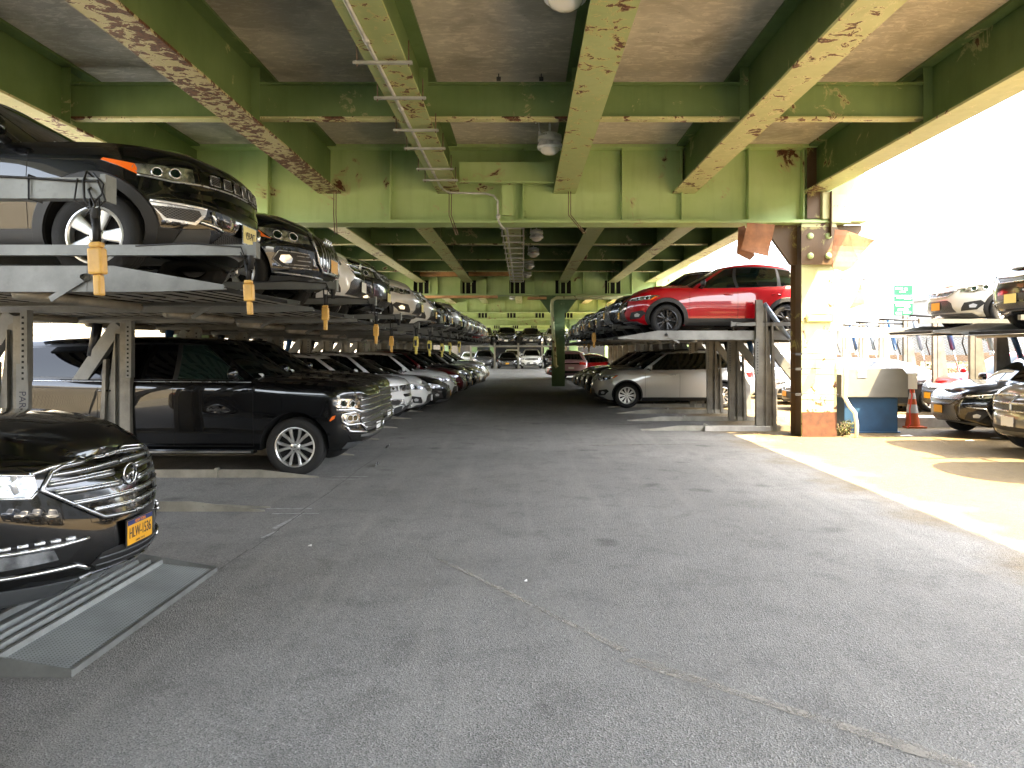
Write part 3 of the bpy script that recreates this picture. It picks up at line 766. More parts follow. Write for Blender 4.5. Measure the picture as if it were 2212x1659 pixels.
def rings(z):
    def f(s, root):
        x = s.body(0, z).x + .02; mb = MB()
        for k in range(4): mb.tube([(x, (k - 1.5) * .085 + .058 * math.cos(t_ * .26), z + .058 * math.sin(t_ * .26)) for t_ in range(25)], .007, 5)
        mb.build('emblem', 'chrome', root, link=False)
    return f
def combo(*fs):
    def f(s, root):
        for g in fs: g(s, root)
    return f
def doortext(txt, x, z, size, mat='satin_chrome', sides=(-1, 1)):
    def f(s, root):
        for sg in sides:
            tm = text_mesh(txt, size, mat); p = s.bodyx(s.xf - x, z, sg)
            tm.transform(Matrix.Rotation(R(90), 4, 'X'))
            if sg > 0: tm.transform(Matrix.Rotation(R(180), 4, 'Z'))
            o = bpy.data.objects.new('door_lettering', tm); o.parent = root; o.location = (p.x, p.y + sg * .006, p.z)
    return f
KIND = {}
# near black SUV with hexagonal barred grille
KIND['barred'] = suv(cab=dict(cowl=1.45, wst=2.3), L=4.70, W=1.89, H=1.68, af=1.0, pf=2.15, crown=.10, ridge=.02, H_=0,
    shoulder=[(0, .965), (.10, 1.035), (.4, 1.09), (1.0, 1.14), (2, 1.15), (3.2, 1.17), (4.2, 1.2), (4.7, 1.1)],
    bottom=[(0, .20), (.3, .19), (.7, .22), (3.6, .22), (4.3, .30), (4.7, .38)],
    nose=[(0, -.22), (.10, -.08), (.2, -.01), (.3, 0), (.5, -.012), (.7, -.04), (.86, -.085), (.95, -.13), (1, -.22)],
    plate=('plate_yellow', 'HLW-1536', .475, 'ink'), plate_top='NEW YORK', pframe=1, wheel=W5, clad=.06,
    front=[
     ('sym', 'grille', 'gloss_black', [(0, .575), (.30, .60), (.40, .655), (.60, .775), (.64, .80), (.56, .885), (.50, .905), (0, .905)], dict(d=.008, b=-.02)),
     ('lines', 'grille_surround', 'satin_chrome', [[(0, .575), (.30, .597), (.40, .652), (.60, .775), (.64, .80), (.56, .885), (.49, .905), (0, .905)]], dict(r=.013, d=.012)),
     ('lines', 'grille_bar', 'satin_chrome', [[(0, .63), (.36, .648)], [(0, .69), (.48, .705)], [(.10, .752), (.30, .762), (.57, .772)], [(.13, .818), (.3, .822), (.60, .822)], [(0, .868), (.57, .868)]], dict(r=.016, d=.012)),
     ('lines', 'grille_bar', 'chrome', [[(0, .640), (.37, .658)], [(0, .702), (.49, .717)], [(.10, .766), (.30, .776), (.58, .786)], [(.13, .832), (.3, .836), (.60, .836)]], dict(r=.005, d=.026)),
     ('lines', 'bonnet_trim', 'chrome', [[(0, .925), (.3, .925), (.56, .908), (.68, .885)]], dict(r=.012, d=.008)),
     ('pair', 'headlight', 'lamp_glass', [(.70, .765), (.92, .79), (1.25, .86), (1.55, .93), (1.50, .955), (1.0, .925), (.66, .875), (.66, .80)], dict(d=.010)),
     ('lines', 'headlight_trim', 'chrome', [[(.66, .875), (1.0, .925), (1.5, .96)], [(.66, .80), (.70, .765), (.92, .79), (1.25, .86)]], dict(r=.008, d=.014)),
     ('lines', 'light_strip', 'lamp_lens', [[(.76, .80), (.78, .85), (.76, .885)], [(.95, .82), (1.0, .865), (.97, .905)]], dict(r=.018, d=.012)),
     ('pair', 'lamp_housing', 'gloss_black', [(.55, .40), (.98, .375), (1.05, .44), (.98, .52), (.55, .53), (.42, .505)], dict(d=.006)),
     ('pair', 'fog_light', 'lamp_glass', [(.60, .425), (.90, .415), (.93, .45), (.86, .485), (.62, .48)], dict(d=.02)),
     ('lines', 'fog_trim', 'chrome', [[(.42, .505), (.60, .497), (.92, .495), (1.0, .46), (.99, .40), (.93, .372), (.5, .372), (.42, .34)]], dict(r=.012, d=.014)),
     ('lines', 'daytime_light', 'lamp_lens', [[(.50, .522), (.55, .524)], [(.58, .525), (.63, .526)], [(.66, .527), (.71, .527)], [(.74, .527), (.79, .526)], [(.82, .525), (.87, .523)]], dict(r=.010, d=.012)),
     ('sym', 'lower_grille', 'black_plastic', [(0, .30), (.34, .305), (.40, .35), (.33, .40), (.20, .41), (0, .41)], dict(d=.004)),
     ('lines', 'lower_grille_bar', 'grey_plastic', [[(0, .335), (.37, .34)], [(0, .37), (.36, .375)]], dict(r=.006, d=.01)),
     ('sym', 'skid_plate', 'satin_chrome', [(0, .245), (.46, .235), (.42, .275), (.36, .292), (0, .292)], dict(d=.012)),
     ('pair', 'bumper_skirt', 'grey_plastic', [(.50, .205), (1.35, .225), (1.35, .30), (1.0, .305), (.44, .285)], dict(d=.010)),
    ], extra=badge(0, .855, .066, kind='h'))
KIND['barred']['front'] = [(a, b, c, [[(u, v * 1.07) for u, v in q] for q in d] if a == 'lines' else [(u, v * 1.07) for u, v in d], e) for a, b, c, d, e in KIND['barred']['front']]
KIND['barred']['H'] = 1.74; KIND['barred']['plate'] = ('plate_yellow', 'HLW-1536', .50, 'ink')
# full-size SUV with stacked chrome grille
KIND['fullsize'] = suv(L=5.30, W=2.03, H=1.92, wb=3.07, fo=.95, wr=.405, rr=.275, tw=.275, af=.55, pf=3.0, ar=.35, pr=4, crown=.06, ridge=.03,
    wheel=W6T, gap=.07, flare=.02, clad=0, hz=.14, roof_rail=0, handle='gloss_black', rim='alloy', wtrim=0, mirror='black_paint',
    shoulder=[(0, 1.14), (.07, 1.20), (.5, 1.25), (1.2, 1.29), (1.6, 1.32), (3.2, 1.33), (4.8, 1.34), (5.3, 1.30)], fglass='front_glass',
    bottom=[(0, .42), (.2, .36), (.5, .34), (1.4, .36), (4, .36), (5, .42), (5.3, .5)],
    nose=[(0, -.12), (.12, -.02), (.25, .0), (.35, -.005), (.42, -.04), (.6, -.045), (.8, -.045), (.93, -.055), (1, -.09)],
    side=[(0, .93), (.08, .96), (.3, .985), (.6, 1.0), (.82, 1.0), (.95, .985), (1, .955)],
    cab=dict(cowl=1.35, rbase=5.22, wst=2.15, rt=5.02, wt=.72, wb=.93, bulge=.03, arch=.05), bpil=2.62, cpil=3.62, wend=4.85, wslant=.12,
    plate=('plate_white', '', .60, 'ink'), rglass='tint_glass',
    front=[
     ('sym', 'grille', 'grille_mesh_bright', [(0, .60), (.62, .60), (.70, .68), (.72, .86), (.72, 1.06), (0, 1.08)], dict(d=.010)),
     ('lines', 'grille_bar', 'chrome', [[(0, .70), (.70, .70)], [(0, .78), (.72, .78)], [(0, .955), (.72, .955)], [(0, 1.04), (.72, 1.035)], [(0, .645), (.66, .645)]], dict(r=.013, d=.016)),
     ('lines', 'grille_bar', 'chrome', [[(0, .87), (.76, .875), (.86, .91), (1.14, .925)]], dict(r=.030, d=.012)),
     ('pair', 'headlight', 'lamp_glass', [(.74, .93), (1.08, .935), (1.22, 1.0), (1.20, 1.075), (.8, 1.06), (.74, 1.02)], dict(d=.014)),
     ('pair', 'lower_headlight', 'lamp_glass', [(.74, .72), (1.0, .73), (1.06, .87), (.76, .87)], dict(d=.010)),
     ('lines', 'headlight_trim', 'chrome', [[(.74, .70), (.98, .705), (1.06, .76), (1.06, .86), (.80, .875)], [(.62, .60), (.74, .70)], [(.62, .58), (.98, .62), (1.02, .70)]], dict(r=.016, d=.014)),
     ('sym', 'bumper', 'gloss_black', [(0, .47), (.75, .47), (.95, .50), (1.0, .57), (.6, .58), (0, .58)], dict(d=.02)),
     ('sym', 'bumper_trim', 'chrome', [(0, .52), (.55, .52), (.80, .535), (.80, .56), (.5, .56), (0, .56)], dict(d=.03)),
     ('sym', 'air_dam', 'grey_plastic', [(0, .40), (1.05, .38), (1.0, .46), (0, .46)], dict(d=.012)),
     ('pair', 'side_marker', 'amber_lens', [(1.17, .80), (1.23, .765), (1.26, .775), (1.20, .835), (1.15, .85)], dict(d=.008)),
    ], extra=combo(bowtie(.87), doortext('Suburban', 2.05, .93, .05, 'grey_plastic')))
def step(s, root):
    for sg in (-1, 1):
        mb = MB(); mb.box(s.wx[1] + .55, s.wx[0] - .52, sg * (s.w + .02) - .07, sg * (s.w + .02) + .07, .33, .39)
        mb.build('side_step', 'gloss_black', root, bevel=.012, link=False)
        mb = MB(); mb.box(s.wx[1] + .6, s.wx[0] - .56, sg * (s.w + .094) - .003, sg * (s.w + .094) + .003, .345, .368); mb.build('side_step_trim', 'chrome', root, link=False)
        mb = MB(); mb.tube([off(s.body, sg * s.u_of(x), s.zs(x) - .02, .004) for x in np.linspace(s.wx[0] - .6, s.xr + .3, 14)], .007, 5); mb.build('belt_trim', 'satin_chrome', root, link=False)
KIND['fullsize']['extra'] = combo(KIND['fullsize']['extra'], step)
# compact SUV with seven-slot grille
def slots(z0, z1, half, n=7):
    a = []
    for k in range(n // 2 + 1):
        c_ = k * 2 * half / n; h = half / n * .66
        if k == 0: a.append([(-h, z0), (h, z0), (h, z1), (-h, z1)])
        else: a.append([(c_ - h, z0 + .004 * k), (c_ + h, z0 + .004 * k), (c_ + h, z1 - .004 * k), (c_ - h, z1 - .004 * k)])
    return a
def slotgrille(z0, z1, half):
    def f(s, root):
        sl = slots(z0, z1, half); mb = MB()
        g = [o for o in bpy.data.objects if o.parent == root and o.name.split('.')[0] == 'grille'][0]
        for i, p in enumerate(sl):
            for q in ([p] if i == 0 else [p, mirror(p)]):
                patch(s.body, q, .012, .0, 'grille_mesh', 'grille_slot', g); 
                mb.tube(line3(s.body, q, .014, .05, True), .005, 5)
        mb.build('slot_surround', 'satin_chrome', g, link=False)
    return f
KIND['slotted'] = suv(L=4.42, W=1.87, H=1.64, wb=2.64, fo=.86, wr=.35, rr=.222, wheel=W5W, clad=.085, sill=.18, mirror='black_paint', ridge=.03, crown=.06,
    roof_rail='black_plastic', af=.78, pf=2.3, wtrim=1,
    shoulder=[(0, .955), (.08, 1.01), (.5, 1.06), (1.05, 1.085), (2, 1.08), (3.2, 1.11), (4.1, 1.15), (4.42, 1.08)],
    bottom=[(0, .30), (.25, .24), (.6, .22), (3.5, .22), (4.2, .32), (4.42, .40)],
    nose=[(0, -.20), (.12, -.08), (.3, -.01), (.42, .0), (.55, -.012), (.62, -.03), (.8, -.04), (.93, -.06), (1, -.11)],
    plate=('plate_pale', 'V59-PVT', .475, 'ink'), pframe=0,
    front=[
     ('sym', 'grille', 'gloss_black', [(0, .80), (.62, .815), (.64, .90), (.58, .925), (0, .925)], dict(d=.006)),
     ('pair', 'headlight', 'lamp_glass', [(.68, .80), (.86, .80), (1.12, .835), (1.16, .88), (1.14, .905), (.70, .915)], dict(d=.010)),
     ('pair', 'indicator', 'amber_lens', [(1.12, .825), (1.26, .885), (1.40, .93), (1.38, .945), (1.14, .905), (1.12, .87)], dict(d=.010)),
     ('lines', 'headlight_trim', 'satin_chrome', [[(0, .793), (.64, .80), (.86, .79), (1.12, .82)]], dict(r=.007, d=.010)),
     ('pair', 'fog_housing', 'satin_chrome', [(.62, .60), (1.06, .68), (1.05, .70), (.60, .67), (.66, .56), (.80, .52), (.95, .535), (1.06, .66)][0:0] + [(.70, .47), (.95, .485), (1.08, .61), (1.06, .635), (.60, .615), (.62, .55)], dict(d=.010)),
     ('pair', 'fog_light', 'grille_mesh', [(.72, .49), (.93, .50), (1.03, .59), (.68, .585), (.66, .55)], dict(d=.018)),
     ('lines', 'daytime_light', 'lamp_lens', [[(.62, .605), (1.04, .625)]], dict(r=.013, d=.016)),
     ('sym', 'bumper_intake', 'gloss_black', [(0, .655), (.46, .655), (.52, .70), (.48, .725), (0, .725)], dict(d=.004)),
     ('sym', 'lower_grille', 'grille_mesh', [(0, .33), (.46, .33), (.40, .44), (0, .45)], dict(d=.006)),
     ('lines', 'bumper_trim', 'chrome', [[(.42, .46), (.50, .48), (.66, .50)], [(.55, .60), (.52, .50)]], dict(r=.018, d=.006)),
     ('sym', 'skid_plate', 'grey_plastic', [(0, .245), (.58, .245), (.85, .29), (.80, .42), (.56, .46), (.48, .33), (0, .32)], dict(d=.010)),
     ('pair', 'bumper_skirt', 'black_plastic', [(.86, .245), (1.45, .23), (1.45, .40), (1.25, .42), (.82, .42)], dict(d=.012)),
    ], extra=combo(slotgrille(.812, .912, .56), doortext('COMPASS', 1.78, .62, .075)))
# low estate-like SUV with single-frame grille
KIND['frame'] = suv(L=4.65, W=1.89, H=1.62, wb=2.80, fo=.88, wr=.36, rr=.25, wheel=W5T, clad=0, ridge=.02, rim='alloy', wtrim=2, roof_rail='satin_chrome',
    shoulder=[(0, .86), (.12, .93), (.5, .99), (1.1, 1.03), (2, 1.04), (3.2, 1.07), (4.3, 1.09), (4.65, 1.0)],
    plate=('plate_yellow', '', .50, 'ink'), pframe=0,
    front=[
     ('sym', 'grille', 'gloss_black', [(0, .42), (.36, .42), (.44, .50), (.50, .76), (.46, .83), (0, .85)], dict(d=.008)),
     ('lines', 'grille_surround', 'satin_chrome', [[(0, .41), (.37, .41), (.46, .50), (.52, .77), (.47, .845), (0, .865)]], dict(r=.016, d=.012)),
     ('lines', 'grille_bar', 'satin_chrome', [[(u, .44), (u, .83)] for u in (.04, .12, .20, .28, .36)], dict(r=.005, d=.014)),
     ('pair', 'headlight', 'lamp_glass', [(.58, .70), (.8, .69), (1.10, .735), (1.22, .85), (.90, .83), (.58, .79)], dict(d=.010)),
     ('pair', 'indicator', 'amber_lens', [(1.06, .725), (1.22, .76), (1.33, .875), (1.22, .855), (1.12, .76)], dict(d=.012)),
     ('pair', 'fog_housing', 'black_plastic', [(.58, .42), (.95, .42), (1.05, .50), (.98, .60), (.62, .58), (.55, .50)], dict(d=.006)),
     ('lines', 'fog_trim', 'satin_chrome', [[(.62, .45), (.92, .45)], [(.60, .50), (.80, .50)], [(.62, .55), (.78, .55)], [(.58, .42), (.95, .42), (1.05, .50), (.98, .60), (.62, .58)]], dict(r=.006, d=.012)),
     ('pair', 'fog_light', 'lamp_lens', [(.85, .47), (.93, .46), (.98, .50), (.96, .55), (.87, .56), (.83, .52)], dict(d=.016)),
     ('lines', 'bumper_trim', 'satin_chrome', [[(.2, .34), (.6, .345), (1.1, .36)]], dict(r=.012, d=.008)),
     ('sym', 'bumper_skirt', 'grey_plastic', [(0, .27), (1.1, .25), (1.1, .32), (0, .33)], dict(d=.008)),
    ], extra=rings(.78))
# plain crossover family, front varied by options
def cross(grille='mesh', drl=1, hl=0, **k):
    z = k.pop('zz', 0)
    gm = {'mesh': 'grille_mesh', 'bright': 'grille_mesh_bright', 'black': 'gloss_black'}[grille]
    f = [
     ('sym', 'grille', gm, k.pop('gpoly', [(0, .66 + z), (.34, .66 + z), (.48, .74 + z), (.52, .80 + z), (0, .81 + z)]), dict(d=.006)),
     ('lines', 'grille_surround', k.pop('gtrim', 'satin_chrome'), [[(0, .655 + z), (.34, .655 + z), (.49, .74 + z), (.56, .80 + z), (.70, .80 + z)], [(0, .735 + z), (.50, .76 + z)]], dict(r=.011, d=.010)),
     ('pair', 'headlight', 'lamp_glass', k.pop('hpoly', [(.60, .73 + z), (.85, .715 + z), (1.18, .79 + z), (1.32, .87 + z), (1.28, .885 + z), (.92, .85 + z), (.60, .80 + z)]), dict(d=.010)),
     ('pair', 'lower_intake', 'black_plastic', [(.62, .36), (.92, .38), (1.06, .50), (.98, .56), (.70, .52)], dict(d=.006)),
     ('pair', 'fog_light', 'lamp_lens', [(.80, .42), (.90, .42), (.93, .47), (.86, .50), (.79, .47)], dict(d=.012)),
     ('sym', 'lower_grille', 'grille_mesh', [(0, .34), (.50, .34), (.44, .52), (.34, .58), (0, .58)], dict(d=.005)),
     ('sym', 'skid_plate', k.pop('skid', 'grey_plastic'), [(0, .255), (.9, .25), (.8, .315), (0, .32)], dict(d=.010)),
    ]
    if k.pop('amber', 1): f.append(('pair', 'indicator', 'amber_lens', [(1.12, .775 + z), (1.20, .795 + z), (1.33, .872 + z), (1.24, .862 + z)], dict(d=.014)))
    if drl: f.append(('lines', 'daytime_light', 'lamp_lens', [[(.62, .815 + z), (.92, .86 + z), (1.15, .882 + z)]], dict(r=.008, d=.012)))
    ex = k.pop('extra', badge(0, .76 + z, .055, kind='oval'))
    return suv(front=f, extra=ex, plate=k.pop('plate', ('plate_yellow', '', .47, 'ink')), **k)
KIND['crossover'] = cross(roof_rail='satin_chrome', wtrim=2)
KIND['tall'] = cross(L=4.95, W=1.93, H=1.72, wb=2.85, fo=.98, wr=.375, rr=.25, wheel=W12, zz=.10, roof_rail='black_plastic', wtrim=2, clad=.035, sill=.10, handle='satin_chrome', mirror='silver_paint',
    shoulder=[(0, .95), (.12, 1.02), (.5, 1.08), (1.2, 1.13), (2, 1.13), (3.2, 1.15), (4.5, 1.20), (4.95, 1.12)],
    cab=dict(cowl=1.25, rbase=4.85, wst=2.10, rt=4.45, wt=.66, wb=.88, arch=.10), bpil=2.55, cpil=3.50, wend=4.45, flare=.05)
KIND['red'] = cross(L=4.56, W=1.84, H=1.61, wb=2.655, fo=.93, wr=.345, rr=.235, wheel=W5T, rim='alloy_dark', clad=.085, sill=.16, wtrim=0, grille='black', amber=1, mirror='black_plastic', ridge=.03,
    shoulder=[(0, .86), (.12, .94), (.5, 1.01), (1.1, 1.05), (2, 1.045), (3.2, 1.075), (4.2, 1.10), (4.56, 1.02)],
    hpoly=[(.56, .78), (.8, .765), (1.15, .80), (1.38, .865), (1.30, .89), (.92, .87), (.58, .83)],
    cab=dict(cowl=1.30, rbase=4.46, wst=2.15, rt=3.95, wt=.60, wb=.85, arch=.13), bpil=2.50, cpil=3.42, wend=4.1, gpoly=[(0, .52), (.46, .52), (.56, .66), (.52, .76), (0, .77)], gtrim='gloss_black')
KIND['sedan'] = cross(L=4.85, W=1.85, H=1.46, wb=2.83, fo=.96, wr=.335, rr=.225, wheel=W10, zz=-.10, clad=0, wtrim=2, crown=.06,
    shoulder=[(0, .74), (.12, .80), (.5, .87), (1.2, .94), (2, .95), (3.2, .97), (4.0, 1.02), (4.85, .98)],
    bottom=[(0, .22), (.3, .18), (.7, .18), (3.6, .18), (4.5, .24), (4.85, .32)],
    cab=dict(cowl=1.25, rbase=4.35, wst=2.20, rt=3.45, wt=.58, wb=.82, arch=.12), bpil=2.60, cpil=3.50, wend=3.85, wslant=.45)
KIND['spindle'] = cross(L=4.85, W=1.92, H=1.68, wb=2.82, fo=.98, wr=.37, rr=.26, wheel=W7, clad=.04, sill=.08, wtrim=2, af=.95, pf=2.2, amber=0, grille='bright',
    gpoly=[(0, .34), (.52, .34), (.46, .50), (.42, .62), (.56, .80), (.50, .86), (0, .87)], gtrim='gloss_black',
    shoulder=[(0, .88), (.12, .95), (.5, 1.01), (1.1, 1.06), (2, 1.07), (3.2, 1.10), (4.4, 1.14), (4.85, 1.05)],
    hpoly=[(.66, .80), (.9, .785), (1.25, .84), (1.42, .90), (1.30, .905), (.92, .87), (.62, .85)], extra=badge(0, .80, .06, kind='l'),
    plate=('plate_yellow', '', .55, 'ink'))
KIND['spindle']['front'] += [('lines', 'bumper_trim', 'satin_chrome', [[(.66, .62), (1.0, .60), (1.16, .40)]], dict(r=.012, d=.01))]
KIND['crosshair'] = suv(L=5.0, W=1.93, H=1.80, wb=3.0, fo=.92, wr=.385, rr=.26, wheel=W5, clad=.03, af=.75, pf=2.3, crown=.08,
    shoulder=[(0, .98), (.10, 1.06), (.5, 1.11), (1.1, 1.15), (2, 1.16), (3.2, 1.17), (4.5, 1.20), (5.0, 1.12)],
    cab=dict(cowl=1.2, rbase=4.9, wst=2.0, rt=4.6, wt=.68, wb=.88), bpil=2.5, cpil=3.5, wend=4.5,
    nose=[(0, -.16), (.12, -.02), (.3, 0), (.45, -.01), (.52, -.05), (.8, -.06), (.92, -.10), (1, -.20)],
    plate=('plate_white', '', .56, 'ink'), pframe=0,
    front=[
     ('sym', 'grille', 'grille_mesh', [(0, .72), (.60, .73), (.66, .80), (.62, .97), (0, .99)], dict(d=.004)),
     ('lines', 'grille_surround', 'satin_chrome', [[(0, .72), (.60, .73), (.66, .80), (.62, .97), (0, .99)], [(0, .855), (.64, .855)]], dict(r=.024, d=.008)),
     ('lines', 'grille_bar', 'satin_chrome', [[(0, .72), (0, .99)]], dict(r=.026, d=.01, nomir=1)),
     ('pair', 'headlight', 'lamp_glass', [(.72, .82), (1.05, .84), (1.22, .92), (1.2, .985), (.74, .975)], dict(d=.010)),
     ('sym', 'bumper_intake', 'black_plastic', [(0, .40), (.7, .42), (.8, .47), (0, .48)], dict(d=.006)),
     ('pair', 'fog_light', 'lamp_lens', [(.86, .50), (1.02, .50), (1.04, .57), (.86, .57)], dict(d=.010))], extra=lambda s, r: None)
KIND['luxury'] = cross(L=4.88, W=1.95, H=1.76, wb=2.87, fo=.88, wr=.38, rr=.27, wheel=W7, zz=.12, clad=.03, wtrim=0, amber=0, skid='grey_plastic', grille='mesh', af=.70, pf=2.5,
    gpoly=[(0, .80), (.56, .80), (.60, .86), (.56, .93), (0, .93)], hpoly=[(.66, .80), (1.0, .80), (1.2, .84), (1.18, .93), (.66, .93)],
    shoulder=[(0, .98), (.10, 1.05), (.5, 1.10), (1.1, 1.12), (2, 1.13), (3.2, 1.16), (4.4, 1.20), (4.88, 1.12)], extra=lambda s, r: None,
    plate=('plate_pale', '', .5, 'ink'))
KIND['rounded'] = cross(L=4.7, W=1.88, H=1.65, wb=2.80, fo=.90, wr=.36, rr=.245, wheel=W5T, grille='black', zz=.02, clad=.03, wtrim=2, af=.9, pf=2.1,
    gpoly=[(0, .58), (.30, .60), (.40, .70), (.36, .82), (0, .84)], gtrim='chrome', plate=('plate_white', '', .47, 'ink'))

PROTO = {}
def car(kind, xn, yc, z, face, paint_, label, group=None, plate=None):
    """xn: where its nose is, face: +1 nose towards +x, -1 towards -x, 0 towards the camera"""
    if kind not in PROTO: PROTO[kind] = make_car(KIND[kind]); PROTO['tree'] = tree_of()
    src = PROTO[kind]; root = copy_tree(src, None, PROTO['tree']); L_ = KIND[kind]['L']
    root.name = 'parked_car'
    base = KIND[kind].get('paint', 'black_paint')
    if face == 1: root.location = (xn - L_ / 2, yc, z)
    elif face == -1: root.location = (xn + L_ / 2, yc, z); root.rotation_euler = (0, 0, math.pi)
    elif face == 0: root.location = (xn, yc + L_ / 2, z); root.rotation_euler = (0, 0, -math.pi / 2)
    else: root.location = (xn, yc + L_ / 2, z); root.rotation_euler = (0, 0, math.pi / 2)
    tag(root, label, 'car', group)
    def rep(o):
        if o.type == 'MESH':
            for sl in o.material_slots:
                if sl.material and (sl.material.name == base or (sl.material.name in ('black_paint', 'silver_paint') and 'mirror' in o.name)) and paint_ != base:
                    sl.link = 'OBJECT'; sl.material = M[paint_]
                elif plate and sl.material and 'licence' in o.name and sl.material.name in ('plate_yellow', 'plate_pale', 'plate_white'):
                    sl.link = 'OBJECT'; sl.material = M[plate]
        for k in list(o.keys()):
            if k in ('side', 'shape_L'): del o[k]
        for ch in [x for x in o.children]: rep(ch)
    rep(root)
    return root
# ------------------------------------------------------------ ground
mb = MB(); mb.add([(-400, -60, 0), (400, -60, 0), (400, 1200, 0), (-400, 1200, 0)], [(0, 1, 2, 3)])
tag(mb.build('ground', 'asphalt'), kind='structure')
# ------------------------------------------------------------ viaduct
ZD = 5.86; ZB = 4.92; ZG = 4.30
GY = [15.1, 35.2, 51.6, 62.5, 79.0, 96.0]
via = tag(empty('elevated_highway', (0, 15.1, 0)), 'green steel elevated highway with rusty girders roofing the whole car park', 'viaduct')
def P_(mb, name, mats, bev=0, sharp=None):
    o = mb.build(name, mats, None, sharp=sharp); o.data.transform(Matrix.Translation((0, -15.1, 0))); o.parent = via; return o
mb = MB(); mb.box(-7.75, 7.1, -72, 112, ZD, 6.25); P_(mb, 'deck_slab', ['deck_concrete'])
for xs in (-7.75, 6.8):
    mb = MB(); mb.box(xs, xs + .30, -72, 112, 6.26, 7.2); P_(mb, 'parapet', ['concrete_kerb'])
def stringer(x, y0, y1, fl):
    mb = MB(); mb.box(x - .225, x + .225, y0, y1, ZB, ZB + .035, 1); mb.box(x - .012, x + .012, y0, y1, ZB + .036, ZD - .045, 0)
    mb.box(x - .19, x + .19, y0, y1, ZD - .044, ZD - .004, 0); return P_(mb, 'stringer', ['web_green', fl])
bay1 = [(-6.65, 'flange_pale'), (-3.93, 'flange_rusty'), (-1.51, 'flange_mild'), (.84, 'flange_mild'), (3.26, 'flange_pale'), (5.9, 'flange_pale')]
bay2 = [(-6.8, 'flange_pale'), (-4.85, 'flange_pale'), (-2.6, 'flange_mild'), (-.28, 'flange_mild'), (1.9, 'flange_mild'), (4.25, 'flange_pale'), (6.0, 'flange_pale')]
def bay(xs, y0, y1, cys):
    for x, f in xs: stringer(x, y0 + .03, y1 - .03, f)
    for cy in cys:
        for (xa, _), (xb, _) in zip(xs[:-1], xs[1:]):
            mb = MB(); a, b = xa + .013, xb - .013
            mb.box(a, b, cy - .01, cy + .01, 5.11, 5.58, 0); mb.box(a + .1, b - .1, cy - .09, cy + .09, 5.08, 5.109, 1); mb.box(a + .1, b - .1, cy - .09, cy + .09, 5.581, 5.605, 0)
            for xx in (a, b - .13): mb.box(xx, xx + .13, cy - .105, cy - .093, ZB + .04, ZD - .05, 0)
            P_(mb, 'cross_beam', ['beam_green' if y1 < 16 else 'web_green', 'flange_pale'])  # beams beyond the first girder darker, deep shade put into the paint
bay(bay1, -4.5, 15.1, [-1.6, 2.6, 6.6, 10.75])
for bx, f_ in bay1: stringer(bx, -72, -4.7, f_)
bay(bay2, 15.1, 35.2, [19.5, 23.6, 27.7, 31.8])
bay(bay2, 35.2, 51.6, [40, 45]); bay(bay1, 51.6, 62.5, [57]); bay(bay2, 62.5, 79.0, [70]); bay(bay1, 79, 96, [88])
def girder(y, xa, xb, stiff, vents, zb=ZG):
    mb = MB(); mb.box(xa, xb, y - .014, y + .014, zb + .06, ZD - .06, 0)
    mb.box(xa, xb, y - .30, y + .30, ZD - .059, ZD - .003, 0); mb.box(xa, xb, y - .24, y + .24, zb + .028, zb + .06, 1); mb.box(xa + .4, xb - .4, y - .30, y + .30, zb - .012, zb + .027, 1)
    mb.box(xa + .1, xb - .1, y - .10, y - .0145, zb + .061, zb + .075, 1)
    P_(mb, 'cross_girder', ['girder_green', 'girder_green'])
    for x in stiff:
        m2 = MB(); m2.box(x - .009, x + .009, y - .20, y - .015, zb + .061, ZD - .06)
        if y < 20:
            for k in range(11): zz = zb + .14 + k * .13; m2.lathe([(.001, -.012), (.014, -.012), (.014, .0)], 6, 'y', (x + .045, y - .015, zz))
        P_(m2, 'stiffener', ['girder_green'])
    for x in vents:
        m2 = MB(); x0, x1, z0, z1 = x - .40, x + .40, zb + .10, zb + .72
        m2.box(x0, x1, y - .03, y - .016, z0, z1, 1)
        for k in range(4): xx = x0 + (x1 - x0) * k / 3; m2.box(xx - .03, xx + .03, y - .08, y - .031, z0, z1, 0)
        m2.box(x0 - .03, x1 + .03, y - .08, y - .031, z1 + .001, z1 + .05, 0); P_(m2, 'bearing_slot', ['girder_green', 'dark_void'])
girder(15.1, -7.3, 6.95, [-6.9, -5.15, -2.68, -.0, 2.0, 3.20, 4.55, 5.65], [])
girder(35.2, -7.4, 7.9, [x * 1.15 - .6 for x in range(-5, 7)], [-6.8 + .2, -4.85, -2.6, -.28, 1.9, 4.25])
for gy, v in ((51.6, 0), (62.5, 1), (79, 0), (96, 1)): girder(gy, -9, 10.5, [x * 1.3 for x in range(-6, 8)], [x * 2.4 - 1 for x in range(-2, 5)] if v else [])
for gy in (-4.6, -24, -44, -64): girder(gy, -7.3, 6.95, [], [])
mb = MB(); mb.box(-9, 10.5, 111.7, 112, 3.6, ZD - .01); P_(mb, 'end_girder', ['girder_green'])
